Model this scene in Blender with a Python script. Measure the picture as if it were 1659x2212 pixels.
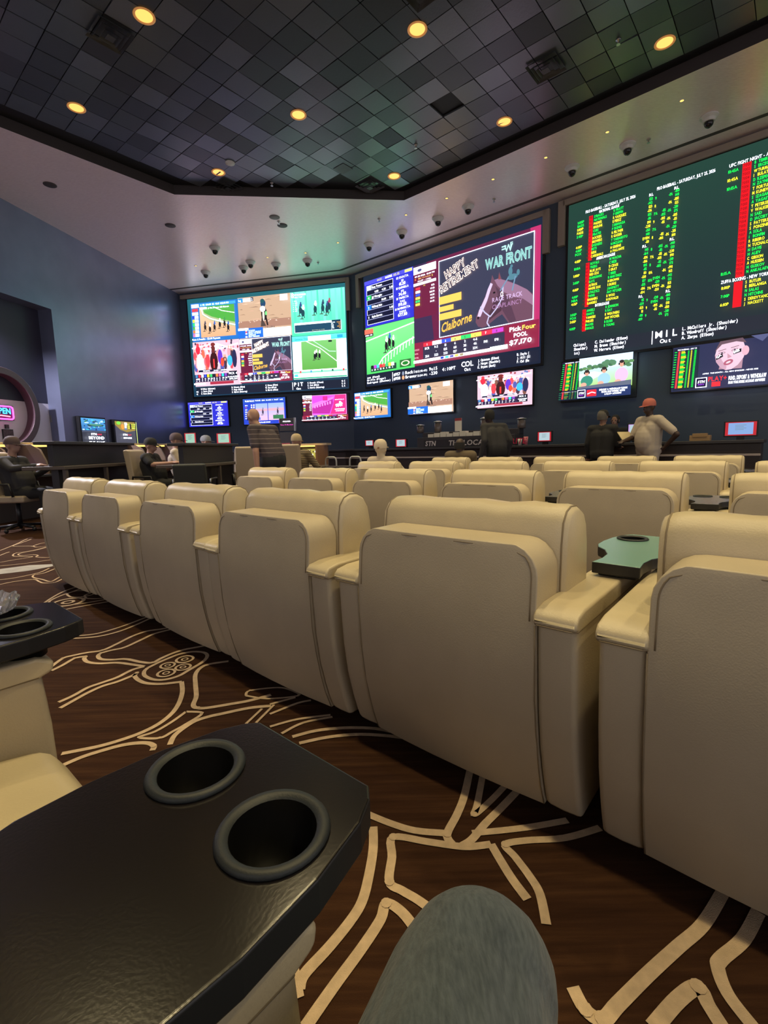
import bpy, bmesh, math, random
import numpy as np
from mathutils import Vector, Matrix
random.seed(7)
for o in list(bpy.data.objects): bpy.data.objects.remove(o, do_unlink=True)
SC = bpy.context.scene; COL = SC.collection
# ------------------------------------------------------------------ camera
HC = 1.08; FPX = 1046.0; IW, IH = 1659, 2212; PITCH = 0.13115; ROLL = -0.02476
_f = Vector((0, math.cos(PITCH), -math.sin(PITCH))); _r = Vector((1, 0, 0)); _u = _r.cross(_f)
CR = math.cos(ROLL)*_r + math.sin(ROLL)*_u; CU = -math.sin(ROLL)*_r + math.cos(ROLL)*_u; CF = _f
cd = bpy.data.cameras.new('camera'); cam = bpy.data.objects.new('camera', cd); COL.objects.link(cam)
m = Matrix.Identity(4)
for i in range(3): m[i][0] = CR[i]; m[i][1] = CU[i]; m[i][2] = -CF[i]
m[2][3] = HC; cam.matrix_world = m
cd.sensor_fit = 'VERTICAL'; cd.sensor_height = 36; cd.lens = FPX*36/IH; cd.clip_start = .02
SC.camera = cam
# ------------------------------------------------------------------ world, exposure
wd = bpy.data.worlds.new('world'); SC.world = wd; wd.use_nodes = True
bg = wd.node_tree.nodes['Background']; bg.inputs[0].default_value = (.92, .88, .92, 1); bg.inputs[1].default_value = .84
SC.view_settings.view_transform = 'Standard'; SC.view_settings.look = 'None'
SC.view_settings.gamma = 1; SC.view_settings.exposure = 0.0; SC.view_settings.use_curve_mapping = False
ES = 1.85          # screen brightness
SPOT_W = 250       # each ceiling downlight
# ------------------------------------------------------------------ frames
A2 = math.radians(-40.7); A1 = math.radians(-13.36)
U = Vector((math.cos(A2), math.sin(A2), 0)); N = Vector((-math.sin(A2), math.cos(A2), 0))
def ST(s, t, z=0): return U*s + N*t + Vector((0, 0, z))
CORN = ST(-10.611, 11.0); D1 = Vector((math.cos(A1), math.sin(A1), 0)); N1 = Vector((-math.sin(A1), math.cos(A1), 0))
def ray(x, y): return CR*((x-IW/2)/FPX) - CU*((y-IH/2)/FPX) + CF
def at_z(x, y, z): d = ray(x, y); k = (z-HC)/d.z; return Vector((d.x*k, d.y*k, z))
def on_t(x, y, t): d = ray(x, y); k = t/d.dot(N); return d.dot(U)*k, d.z*k+HC      # (s, z) on a plane parallel to the right wall
def at_y(x, y, yy): d = ray(x, y); k = yy/d.y; return Vector((d.x*k, yy, d.z*k+HC))
# ------------------------------------------------------------------ materials
MATS = {}
def lin(c):
    c = [v/255 if max(c) > 1.001 else v for v in c]
    return tuple((v/12.92 if v <= .04045 else ((v+.055)/1.055)**2.4) for v in c)
def mat(name, col, rough=.5, metal=0, spec=.5, bump=0, bscale=60, var=0, vscale=6, emit=0, coat=0, stretch=None, trans=0, sheen=0):
    if name in MATS: return MATS[name]
    M = bpy.data.materials.new(name); M.use_nodes = True; nt = M.node_tree; b = nt.nodes['Principled BSDF']
    c = (*col, 1); b.inputs['Base Color'].default_value = c; b.inputs['Roughness'].default_value = rough
    b.inputs['Metallic'].default_value = metal; b.inputs['Specular IOR Level'].default_value = spec
    b.inputs['Coat Weight'].default_value = coat; b.inputs['Transmission Weight'].default_value = trans
    b.inputs['Sheen Weight'].default_value = sheen
    tc = nt.nodes.new('ShaderNodeTexCoord'); vec = tc.outputs['Object']
    if stretch:
        mp = nt.nodes.new('ShaderNodeMapping'); mp.inputs['Scale'].default_value = stretch[:3]
        if len(stretch) > 3: mp.inputs['Rotation'].default_value = (0, 0, stretch[3])
        nt.links.new(vec, mp.inputs[0]); vec = mp.outputs[0]
    if var:
        n = nt.nodes.new('ShaderNodeTexNoise'); n.inputs['Scale'].default_value = vscale; n.inputs['Detail'].default_value = 4
        r = nt.nodes.new('ShaderNodeValToRGB')
        r.color_ramp.elements[0].position = .3; r.color_ramp.elements[1].position = .7
        r.color_ramp.elements[0].color = (*[v*(1-var) for v in col], 1); r.color_ramp.elements[1].color = (*[min(1, v*(1+var)) for v in col], 1)
        nt.links.new(vec, n.inputs['Vector']); nt.links.new(n.outputs['Fac'], r.inputs[0]); nt.links.new(r.outputs[0], b.inputs['Base Color'])
    if bump:
        n = nt.nodes.new('ShaderNodeTexNoise'); n.inputs['Scale'].default_value = bscale; n.inputs['Detail'].default_value = 5
        bp = nt.nodes.new('ShaderNodeBump'); bp.inputs['Strength'].default_value = bump; bp.inputs['Distance'].default_value = .01
        nt.links.new(vec, n.inputs['Vector']); nt.links.new(n.outputs['Fac'], bp.inputs['Height']); nt.links.new(bp.outputs[0], b.inputs['Normal'])
    if emit: b.inputs['Emission Color'].default_value = c; b.inputs['Emission Strength'].default_value = emit
    MATS[name] = M; return M
def screen_mat(name, k, light=True):
    M = bpy.data.materials.new(name); M.use_nodes = True; nt = M.node_tree; b = nt.nodes['Principled BSDF']
    a = nt.nodes.new('ShaderNodeAttribute'); a.attribute_name = 'Col'
    nt.links.new(a.outputs['Color'], b.inputs['Emission Color']); b.inputs['Emission Strength'].default_value = k
    b.inputs['Base Color'].default_value = (.01, .01, .012, 1); b.inputs['Roughness'].default_value = .45
    if not light: M.cycles.emission_sampling = 'NONE'
    MATS[name] = M; return M
screen_mat('screen_light', ES); screen_mat('screen_letter_light', 4.2); screen_mat('screen_white_light', 3.6)
leather = mat('cream_leather', (.54, .455, .315), .42, spec=.45, bump=.10, bscale=260, var=.05, vscale=5)
leather_pad = mat('cream_leather_pad', (.60, .505, .33), .38, spec=.5, bump=.12, bscale=220, var=.05, vscale=7)
seamm = mat('leather_seam', (.26, .20, .12), .6)
black = mat('black_plastic', (.012, .012, .014), .4)
shaded_top = mat('shaded_laminate', (.007, .005, .0045), .19, spec=1.0, bump=.02, bscale=300)  # foreground table tops: shade around the seat is put into this darker colour
rimm = mat('cup_rim_plastic', (.018, .022, .024), .5, bump=.08, bscale=500); cupin = mat('cup_well_black', (.003, .003, .003), .5, spec=.2)
wallm = mat('navy_wall_paint', (.22, .245, .37), .33, metal=.60, spec=.6, var=.07, vscale=2, bump=.03, bscale=90)
wallb = mat('dark_screen_wall_paint', (.065, .095, .145), .42, spec=.5)
soffm = mat('pearl_soffit_plaster', (.97, .80, .77), .33, metal=.22, spec=.9, bump=.30, bscale=5, var=.06, vscale=5, stretch=(3, 12, 3))
beige = mat('beige_trim_paint', (.36, .30, .25), .55)
groove = mat('brown_groove', (.06, .045, .035), .6)
white_paint = mat('lilac_white_paint', (.86, .82, .90), .5)
carrel = mat('charcoal_carrel_laminate', (.035, .033, .040), .45)
carrel_trim = mat('taupe_carrel_trim', (.10, .08, .072), .5)
vinyl = mat('tan_vinyl', (.42, .34, .25), .5, bump=.08, bscale=200)
gold = mat('gold_lit_edge', (1, .66, .16), .4, emit=1.6)
steel = mat('brushed_steel', (.55, .55, .56), .3, metal=1)
white_p = mat('white_plastic', (.75, .74, .72), .45)
counter_m = mat('dark_brown_counter', (.030, .019, .015), .4, bump=.05, bscale=40, var=.2, vscale=4, stretch=(1, 8, 8))
strip_m = mat('pale_counter_strip', (.52, .44, .40), .35)
# ------------------------------------------------------------------ mesh helper
class MB:
    def __init__(s): s.v = []; s.f = []; s.fm = []; s.m = 0
    def add(s, vs, fs):
        b = len(s.v); s.v += [tuple(v) for v in vs]; s.f += [[b+i for i in f] for f in fs]; s.fm += [s.m]*len(fs); return s
    def box(s, x0, x1, y0, y1, z0, z1):
        return s.add([(x, y, z) for z in (z0, z1) for y in (y0, y1) for x in (x0, x1)],
                     [[0, 2, 3, 1], [4, 5, 7, 6], [0, 1, 5, 4], [2, 6, 7, 3], [0, 4, 6, 2], [1, 3, 7, 5]])
    def prism(s, pts, axis, a, b):
        n = len(pts)
        def P(p, c): return (c, p[0], p[1]) if axis == 'x' else (p[0], c, p[1]) if axis == 'y' else (p[0], p[1], c)
        fs = [list(range(n))[::-1], list(range(n, 2*n))] + [[i, (i+1) % n, n+(i+1) % n, n+i] for i in range(n)]
        return s.add([P(p, a) for p in pts]+[P(p, b) for p in pts], fs)
    def lathe(s, prof, seg=24, c=(0, 0, 0), cap=True):
        b = []
        for r, z in prof:
            for k in range(seg):
                a = 2*math.pi*k/seg; b.append((c[0]+r*math.cos(a), c[1]+r*math.sin(a), c[2]+z))
        fs = [[i*seg+k, i*seg+(k+1) % seg, (i+1)*seg+(k+1) % seg, (i+1)*seg+k] for i in range(len(prof)-1) for k in range(seg)]
        if cap: fs += [list(range(seg))[::-1], [(len(prof)-1)*seg+k for k in range(seg)]]
        return s.add(b, fs)
    def tube(s, pts, r, seg=8, closed=False):
        pts = [Vector(p) for p in pts]; n = len(pts); b = []; prev = None
        for i, p in enumerate(pts):
            a = pts[(i-1) % n] if (i or closed) else p; c = pts[(i+1) % n] if (i < n-1 or closed) else p
            d = (c-a).normalized()
            x = prev if prev else (Vector((0, 0, 1)) if abs(d.z) < .9 else Vector((1, 0, 0)))
            x = (x-d*x.dot(d)).normalized(); prev = x; y = d.cross(x)
            rr = r[i] if isinstance(r, (list, tuple)) else r
            b += [tuple(p+(x*math.cos(2*math.pi*k/seg)+y*math.sin(2*math.pi*k/seg))*rr) for k in range(seg)]
        L = n if closed else n-1
        fs = [[i*seg+k, i*seg+(k+1) % seg, ((i+1) % n)*seg+(k+1) % seg, ((i+1) % n)*seg+k] for i in range(L) for k in range(seg)]
        if not closed: fs += [list(range(seg))[::-1], [(n-1)*seg+k for k in range(seg)]]
        return s.add(b, fs)
    def ell(s, c, r, seg=14, rings=9):
        b = [];
        for i in range(rings+1):
            ph = math.pi*i/rings-math.pi/2
            for k in range(seg):
                a = 2*math.pi*k/seg
                b.append((c[0]+r[0]*math.cos(ph)*math.cos(a), c[1]+r[1]*math.cos(ph)*math.sin(a), c[2]+r[2]*math.sin(ph)))
        return s.add(b, [[i*seg+k, i*seg+(k+1) % seg, (i+1)*seg+(k+1) % seg, (i+1)*seg+k] for i in range(rings) for k in range(seg)])
    def mesh(s, name, mats, smooth=False, weld=True):
        me = bpy.data.meshes.new(name); me.from_pydata(s.v, [], s.f)
        for M in (mats if isinstance(mats, (list, tuple)) else [mats]): me.materials.append(M)
        me.polygons.foreach_set('material_index', s.fm)
        bm = bmesh.new(); bm.from_mesh(me)
        if weld: bmesh.ops.remove_doubles(bm, verts=bm.verts, dist=1e-5)
        bmesh.ops.recalc_face_normals(bm, faces=bm.faces); bm.to_mesh(me); bm.free()
        if smooth: me.polygons.foreach_set('use_smooth', [True]*len(me.polygons))
        me.update(); return me
    def build(s, name, mats, parent=None, loc=None, rz=0, bevel=0, seg=2, smooth=None, sub=0, ang=35):
        o = bpy.data.objects.new(name, s.mesh(name, mats, smooth if smooth is not None else bool(bevel or sub)))
        return link(o, parent, loc, rz, bevel, seg, sub, ang)
def link(o, parent=None, loc=None, rz=0, bevel=0, seg=2, sub=0, ang=35):
    COL.objects.link(o); o.parent = parent
    if loc is not None: o.location = loc
    o.rotation_euler[2] = rz
    if bevel:
        b = o.modifiers.new('bevel', 'BEVEL'); b.width = bevel; b.segments = seg; b.limit_method = 'ANGLE'; b.angle_limit = math.radians(ang); b.harden_normals = True
    if sub:
        b = o.modifiers.new('sub', 'SUBSURF'); b.levels = sub; b.render_levels = sub
    return o
def tag(o, label, cat, group=None, kind=None):
    o['label'] = label; o['category'] = cat
    if group: o['group'] = group
    if kind: o['kind'] = kind
    return o
def thing(name, label, cat, loc=(0, 0, 0), rz=0, group=None):
    o = bpy.data.objects.new(name, None); COL.objects.link(o); o.empty_display_size = .1
    o.location = loc; o.rotation_euler[2] = rz
    return tag(o, label, cat, group)
def struct(o): o['kind'] = 'structure'; return o
def copy_tree(o, parent=None):
    c = o.copy(); COL.objects.link(c); c.parent = parent
    for ch in list(o.children): copy_tree(ch, c)
    return c
ORD = ['first', 'second', 'third', 'fourth', 'fifth', 'sixth', 'seventh', 'eighth', 'ninth', 'tenth']
# ------------------------------------------------------------------ floor
ZS = 6.22; ZT = 6.38
DLa = math.radians(-99.1); DL = Vector((math.cos(DLa), math.sin(DLa), 0)); NL = Vector((-DL.y, DL.x, 0))   # NL points into the room
KL = CORN - D1*5.80
LEND = KL + DL*24
REND = ST(9, 11)
fl = MB().add([(-16, -8, 0), (18, -8, 0), (18, 20, 0), (-16, 20, 0)], [[0, 1, 2, 3]]).build('floor', None and 0)
fl.data.materials.clear()
def carpet():
    M = bpy.data.materials.new('brown_streaked_carpet'); M.use_nodes = True; nt = M.node_tree; b = nt.nodes['Principled BSDF']
    tc = nt.nodes.new('ShaderNodeTexCoord'); mp = nt.nodes.new('ShaderNodeMapping'); mp.inputs['Rotation'].default_value = (0, 0, math.radians(16)); mp.inputs['Scale'].default_value = (1.3, 22, 1)
    n = nt.nodes.new('ShaderNodeTexNoise'); n.inputs['Scale'].default_value = 1.6; n.inputs['Detail'].default_value = 6; n.inputs['Roughness'].default_value = .6
    r = nt.nodes.new('ShaderNodeValToRGB'); e = r.color_ramp.elements
    e[0].position = .30; e[0].color = (.030, .013, .007, 1); e[1].position = .80; e[1].color = (.21, .115, .05, 1)
    for p, c in ((.50, (.046, .020, .010, 1)), (.68, (.072, .033, .015, 1))): k = e.new(p); k.color = c
    n2 = nt.nodes.new('ShaderNodeTexNoise'); n2.inputs['Scale'].default_value = 420
    bp = nt.nodes.new('ShaderNodeBump'); bp.inputs['Strength'].default_value = .5; bp.inputs['Distance'].default_value = .004
    L = nt.links.new; L(tc.outputs['Object'], mp.inputs[0]); L(mp.outputs[0], n.inputs['Vector']); L(n.outputs['Fac'], r.inputs[0]); L(r.outputs[0], b.inputs['Base Color'])
    L(tc.outputs['Object'], n2.inputs['Vector']); L(n2.outputs['Fac'], bp.inputs['Height']); L(bp.outputs[0], b.inputs['Normal'])
    b.inputs['Roughness'].default_value = .95; b.inputs['Specular IOR Level'].default_value = .1
    return M
fl.data.materials.append(carpet()); struct(fl)
# woven cream lines of the carpet, traced on the floor
def zp(pts, ox, oy, sc): return [(ox+x*sc, oy+y*sc) for x, y in pts]
Z6 = (0, 1100, .3164); Z7 = (0, 1500, .5425); Z8 = (760, 1500, .5419); ZC = (0, 1100, .1567); ZD = (600, 1360, .4219); ZE = (80, 1020, .434)
LINES = [
 (Z6, .026, [(345,1080),(430,1020),(500,1000),(600,980),(700,965),(800,920),(900,870),(1000,835),(1100,820),(1200,800)]),
 (Z6, .026, [(350,1105),(430,1065),(510,1020),(582,1008),(575,1022),(600,1045),(680,1055),(800,1050),(900,1062),(985,1075)]),
 (Z6, .026, [(985,1075),(900,1100),(800,1150),(700,1185),(600,1220),(500,1275),(400,1320)]),
 (Z6, .026, [(1200,815),(1060,850),(960,895),(850,945),(760,965),(690,985),(670,1005),(690,1025),(760,1030),(860,1025),(960,1045),(1040,1050),(1100,1020),(1180,985),(1260,960),(1340,945),(1420,930)]),
 (Z6, .026, [(410,1360),(500,1310),(600,1255),(700,1210),(800,1180),(900,1140),(935,1120),(920,1140),(945,1168),(1000,1190),(1100,1195),(1200,1185),(1240,1180)]),
 (Z6, .026, [(1240,1180),(1245,1250),(1220,1330),(1170,1400),(1080,1470),(960,1530),(820,1580),(680,1620),(560,1645),(420,1672)]),
 (Z6, .024, [(1010,1085),(985,1110),(990,1140),(1050,1165),(1130,1165),(1220,1140),(1290,1100),(1360,1060),(1400,1030),(1415,1000),(1390,980),(1320,975),(1230,990),(1150,1020),(1080,1050),(1010,1085)]),
 (Z6, .026, [(1560,1040),(1430,1060),(1370,1085),(1335,1130),(1335,1200),(1340,1280),(1320,1340),(1350,1360),(1420,1358),(1560,1335),(1700,1310),(1850,1270)]),
 (Z6, .026, [(1850,1345),(1700,1360),(1510,1400),(1420,1420),(1330,1450),(1250,1500),(1190,1550),(1160,1610)]),
 (Z6, .018, [(1270,1385),(1380,1395),(1270,1470),(1180,1520),(1090,1565),(950,1560),(1060,1520),(1180,1450),(1270,1385)]),
 (Z6, .026, [(420,1755),(560,1695),(700,1650),(830,1615),(930,1600),(1010,1600),(1050,1620),(1040,1650)]),
 (Z6, .022, [(500,868),(640,855),(760,825),(880,785),(1010,735)]), (Z6, .022, [(500,884),(660,872),(800,840),(920,795),(1030,745)]),
 (Z6, .022, [(270,668),(340,615),(430,565),(530,530),(600,515)]), (Z6, .022, [(330,650),(345,625),(420,590),(480,570),(560,540)]),
 (Z6, .022, [(330,650),(380,665),(560,645),(790,605),(860,590)]), (Z6, .022, [(440,687),(600,657),(800,622),(900,600)]),
 (Z6, .02, [(480,600),(460,580),(520,560),(600,560),(640,580),(560,600),(480,600)]), (Z6, .02, [(590,610),(580,590),(640,570),(720,575),(740,600),(660,612),(590,610)]),
 (ZC, .024, [(0,975),(200,950),(420,905),(560,870),(680,815)]), (ZC, .024, [(0,1040),(200,1000),(460,970),(540,1000),(600,1020),(740,1015),(820,985),(920,930)]),
 (ZC, .024, [(820,795),(740,830),(600,885),(480,905),(450,930),(480,950),(580,970),(680,1000),(740,985),(800,950),(900,905)]),
 (ZC, .024, [(0,735),(200,700),(400,668),(440,655),(300,655),(195,650),(180,630),(230,605),(400,580),(560,545),(740,495)]),
 (ZC, .024, [(800,655),(640,668),(500,660),(525,640),(460,630),(300,640),(250,625),(320,600),(480,570),(640,530),(740,512)]),
 (ZC, .024, [(0,572),(120,525),(250,470),(330,430),(380,410)]), (ZC, .024, [(430,415),(380,435),(280,470),(180,510),(430,510),(500,525),(620,515),(740,485)]),
 (ZC, .024, [(740,440),(560,475),(480,500),(440,515)]), (ZC, .024, [(0,640),(60,615),(130,590)]), (ZC, .024, [(0,785),(300,755),(560,720),(800,685)]),
 (Z8, .030, [(60,478),(150,515),(250,545),(372,556)]), (Z8, .030, [(555,600),(470,610),(400,605),(300,590),(165,572),(160,650),(150,750),(200,785),(260,820),(330,870)]),
 (Z8, .030, [(555,600),(590,660),(640,740),(700,820)]), (Z8, .032, [(85,530),(85,620),(65,740),(40,830),(-5,905),(-90,1010),(-190,1120),(-210,1180)]),
 (Z7, .034, [(1150,1010),(1165,1100),(1185,1215)]), (Z7, .032, [(1215,1330),(1330,1165),(1440,1015),(1515,900),(1538,835),(1600,870),(1660,945)]),
 (Z8, .030, [(480,260),(450,400),(420,480),(380,560),(400,600)]), (Z8, .030, [(700,345),(600,450),(530,520),(480,580),(440,606)]),
 (Z8, .026, [(530,280),(500,440),(488,482),(560,420),(640,335)]), (Z8, .028, [(480,556),(600,545),(720,530),(860,505)]), (Z8, .028, [(775,920),(750,800),(710,730),(650,650),(612,602),(700,585),(850,575),(990,535)]),
 (Z8, .034, [(880,1170),(930,1260),(1000,1300),(1060,1240),(1180,1120),(1300,1010),(1400,920),(1480,790)]), (Z8, .034, [(1620,870),(1560,980),(1470,1060),(1460,1100),(1500,1200),(1600,1330)]), (Z8, .036, [(1200,1335),(1300,1220),(1380,1170),(1420,1240),(1480,1335)]),
 (ZD, .024, [(75,552),(200,520),(350,506),(500,510),(620,535)]), (ZD, .024, [(110,585),(250,555),(400,540),(550,546),(700,565)]), (ZD, .018, [(-40,500),(100,462),(270,440)]), (ZD, .018, [(20,535),(130,480),(280,450)]), (ZD, .018, [(-40,435),(100,380),(170,365)]), (ZD, .018, [(-40,385),(90,350)]),
 (ZE, .018, [(1120,1180),(1040,1255)]), (ZE, .018, [(1180,1160),(1090,1250)]), (ZE, .02, [(1040,1115),(1060,1090),(1200,1075),(1270,1090),(1300,1115),(1150,1130),(1040,1115)]),
]
def smooth_line(P, k=5):
    out = []
    for i in range(len(P)-1):
        a, b, c, d = P[max(i-1, 0)], P[i], P[i+1], P[min(i+2, len(P)-1)]
        for j in range(k):
            t = j/k; out.append(.5*((2*b)+(c-a)*t+(2*a-5*b+4*c-d)*t*t+(3*b-a-3*c+d)*t**3))
    return out+[P[-1]]
cream_yarn = mat('cream_carpet_yarn', (.62, .465, .31), .95, spec=.1, bump=.4, bscale=400, var=.12, vscale=40)
def stripe(mb, P, w, z=.003):
    n = len(P); L = []; R = []
    for i, p in enumerate(P):
        d = (P[min(i+1, n-1)]-P[max(i-1, 0)]); d = Vector((d.x, d.y, 0))
        d = d.normalized() if d.length > 1e-9 else Vector((1, 0, 0)); q = Vector((-d.y, d.x, 0))*(w/2)
        L.append((p.x+q.x, p.y+q.y, z)); R.append((p.x-q.x, p.y-q.y, z))
    mb.add(L+R, [[i, i+1, n+i+1, n+i] for i in range(n-1)])
mb = MB()
for k, (Z, w, pts) in enumerate(LINES):
    Q = [at_z(x, y, 0) for x, y in zp(pts, *Z)]
    for a, b, c in zip(Q, Q[1:], Q[2:]):
        if (b-a).angle(c-b) > .7:
            r = w*(.41 if Z is Z6 else .32 if Z in (ZC, ZE) else .42); mb.add([(b.x+r*math.cos(i*.6283), b.y+r*math.sin(i*.6283), .0035+.00002*k) for i in range(10)], [list(range(10))])
    stripe(mb, smooth_line([at_z(x, y, 0) for x, y in zp(pts, *Z)]), w*(.80 if Z is Z6 else .62 if Z in (ZC, ZE) else .78), .002+.00002*k)
def out_of_frame(p):
    q = p-Vector((0, 0, HC)); z = q.dot(CF)
    return z < .05 or not (-30 < IW/2+FPX*q.dot(CR)/z < IW+30 and -30 < IH/2-FPX*q.dot(CU)/z < IH+30)
for dx, dy in ((-2.5, -1.0), (-1.1, -2.1), (1.5, -2.3), (-3.6, .6)):      # the pattern goes on beside and behind the seat
    for k, (Z, w, pts) in enumerate(LINES):
        if Z in (Z6, ZD, ZE):
            Q = [p+Vector((dx, dy, 0)) for p in smooth_line([at_z(x, y, 0) for x, y in zp(pts, *Z)])]
            if all(out_of_frame(p) for p in Q): stripe(mb, Q, w*.8, .002+.00002*k)
for (Z, cx, cy, r) in [(Z6,1145,1070,.034),(Z6,1262,1028,.042),(Z6,1250,1082,.036),(Z6,1135,1122,.040),(Z6,465,637,.10)]:
    c = at_z(*zp([(cx, cy)], *Z)[0], 0)
    stripe(mb, [c+Vector((math.cos(a*.2618), math.sin(a*.2618), 0))*r for a in range(25)], .22*r+.004, .0036)
    stripe(mb, [c+Vector((math.cos(a*.2618), math.sin(a*.2618), 0))*r*.36 for a in range(25)], .2*r, .0037)
o = mb.build('carpet_pattern', cream_yarn, fl); o['kind'] = 'stuff'
mb = MB(); P = [at_z(x, y, 0) for x, y in zp([(-60,905),(400,850),(800,775),(800,755),(400,775),(-60,835)], *ZC)]
mb.add([(p.x, p.y, .0022) for p in P], [list(range(6))]); mb.build('pale_carpet_band', mat('pale_grey_yarn', (.36, .34, .31), .9, var=.2, vscale=8), fl)
# ------------------------------------------------------------------ walls
def wall_quad(name, p, d, L, z0, z1, M, th, back):
    """solid wall slab starting at p, running along d for L, thickness th away from the room"""
    a = p; b = p+d*L; q = back*th
    return struct(MB().add([(*a.xy, z0), (*b.xy, z0), (*(b+q).xy, z0), (*(a+q).xy, z0), (*a.xy, z1), (*b.xy, z1), (*(b+q).xy, z1), (*(a+q).xy, z1)],
        [[0, 1, 2, 3], [4, 5, 6, 7], [0, 1, 5, 4], [1, 2, 6, 5], [2, 3, 7, 6], [3, 0, 4, 7]]).build(name, M))
wall_quad('wall_back_right', CORN, U, 20, 0, 6.8, wallb, .2, N)
wall_quad('wall_back_left', KL, D1, 5.80, 0, 6.8, wallb, .2, N1)
OPN = 5.28                                            # the left wall is solid up to here, then an opening with a header
wall_quad('wall_left', KL, DL, OPN, 0, 6.8, wallm, .35, -NL)
wall_quad('wall_left_header', KL+DL*OPN, DL, 18, 4.35, 6.8, wallm, .35, -NL)['kind'] = 'structure'
wall_quad('wall_left_alcove', KL+DL*(OPN-.6)-NL*.35, DL, 18, 2.28, 4.6, mat('alcove_navy_paint', (.035, .035, .065), .5), .1, -NL)
wall_quad('wall_left_alcove_lower', KL+DL*(OPN-.6)-NL*.35, DL, 18, 0, 2.28, white_paint, .1, -NL)
# ------------------------------------------------------------------ ceiling: dark tiled tray inside a pearl soffit
TA = (-6.68, 8.66); TB = (-9.89, 5.30)
def w3(st, z): p = ST(*st, z); return (p.x, p.y, z)
ceil = struct(MB().add([w3(q, ZT+.02) for q in ((-10.2, -7), (9, -7), (9, 9), (-10.2, 9))], [[0, 1, 2, 3]]).build('ceiling', mat('ceiling_plenum_black', (.006, .007, .008), .6)))
mb = MB(); out = [LEND, KL, CORN, REND]
mb.add([w3((9, TA[1]), ZS), w3(TA, ZS), w3(TB, ZS), w3((TB[0], -7), ZS), (*(LEND.xy), ZS), (*(KL.xy), ZS), (*(CORN.xy), ZS), (*(REND.xy), ZS)],
       [[0, 1, 6, 7], [1, 2, 5, 6], [2, 3, 4, 5]])
o = mb.build('soffit', soffm, ceil)
mb = MB(); ch = [(9, TA[1]), TA, TB, (TB[0], -7)]
for a, b in zip(ch, ch[1:]): mb.add([w3(a, ZS), w3(b, ZS), w3(b, ZT+.02), w3(a, ZT+.02)], [[0, 1, 2, 3]])
mb.build('tray_lip', mat('tray_lip_brown', (.055, .045, .045), .5), ceil)
# tiles
tv = [mat('ceiling_tile_%s' % n, c, r, metal=.5, spec=.6, bump=.12, bscale=30) for n, c, r in (('charcoal', (.10, .115, .13), .34), ('slate', (.15, .17, .19), .30), ('dull', (.07, .078, .09), .45), ('grey', (.20, .22, .25), .31))]
TW = .397
tms = [MB().box(-TW/2+.006, TW/2-.006, -TW/2+.006, TW/2-.006, -.012, .012).mesh('ceiling_tile', M) for M in tv]
S0, T0 = -4.37-TW/2, 6.86+TW/2
def inside(s, t):
    if t+TW/2 > TA[1] or s-TW/2 < TB[0]: return False
    return (s-TW/2-TB[0])*(TA[1]-TB[1]) - (t+TW/2-TB[1])*(TA[0]-TB[0]) > 0
cells = []
for i in range(-15, 31):
    for j in range(-32, 6):
        s = S0+i*TW; t = T0+j*TW
        if not inside(s, t): continue
        p = ST(s, t, ZT)-Vector((0, 0, HC)); z = p.dot(CF)
        if z < .3: vis = False
        else: vis = -60 < IW/2+FPX*p.dot(CR)/z < IW+60 and -60 < IH/2-FPX*p.dot(CU)/z
        cells.append((not vis, z if vis else 99+abs(s), s, t))
cells.sort(); rest = MB(); skip = {(-4.37-TW/2, 6.86+TW/2)}
for k, (hid, z, s, t) in enumerate(cells):
    if (abs(s+4.568) < .05 and abs(t-7.06) < .05) or (abs(s+7.347) < .05 and abs(t-7.455) < .05): continue     # two tiles are missing
    if not hid and k < 300:
        o = bpy.data.objects.new('ceiling_tile', tms[random.choice([0, 0, 1, 1, 2, 3])]); COL.objects.link(o); o.parent = ceil
        o.location = ST(s, t, ZT); o.rotation_euler = (random.gauss(0, .012), random.gauss(0, .012), A2)
    else:
        c = ST(s, t, ZT); a = [U*(x*(TW/2-.006))+N*(y*(TW/2-.006)) for x, y in ((-1, -1), (1, -1), (1, 1), (-1, 1))]
        rest.add([(*(c+q).xy, ZT-.012) for q in a], [[0, 1, 2, 3]])
o = rest.build('far_ceiling_tiles', tv[0], ceil); o['kind'] = 'stuff'
# soffit groove + beige bands round the screen recesses
mb = MB()
bis = (N+N1).normalized(); gc = CORN-bis*(.47/bis.dot(N))
for a, b in ((REND-N*.47, gc), (gc, KL-N1*.47)):
    d = (b-a).normalized(); q = Vector((-d.y, d.x, 0))*.045
    mb.add([(*(a+q).xy, ZS-.004), (*(b+q).xy, ZS-.004), (*(b-q).xy, ZS-.004), (*(a-q).xy, ZS-.004), (*(a+q).xy, ZS+.01), (*(b+q).xy, ZS+.01), (*(b-q).xy, ZS+.01), (*(a-q).xy, ZS+.01)],
           [[0, 1, 2, 3], [0, 1, 5, 4], [2, 3, 7, 6], [1, 2, 6, 5], [3, 0, 4, 7]])
struct(mb.build('trim_1', groove))
def band(name, M, rz, loc, boxes):
    mb = MB()
    for b in boxes: mb.box(*b)
    return struct(mb.build(name, M, None, loc, rz, bevel=.008))
band('trim_2', beige, A2, ST(0, 11), [(-10.15, -4.52, -.10, 0, 6.0, 6.12), (-10.27, -10.15, -.10, 0, 5.2, 6.12), (-4.62, -4.47, -.10, 0, 5.22, 6.12)])
band('trim_3', beige, A2, ST(0, 11), [(-4.18, 4, -.10, 0, 6.06, 6.18), (-4.28, -4.13, -.10, 0, 5.28, 6.18)])
band('trim_4', beige, A1, CORN, [(-5.7, -.05, -.10, 0, 6.02, 6.14), (-.10, .02, -.10, 0, 5.2, 6.14)])
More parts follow.
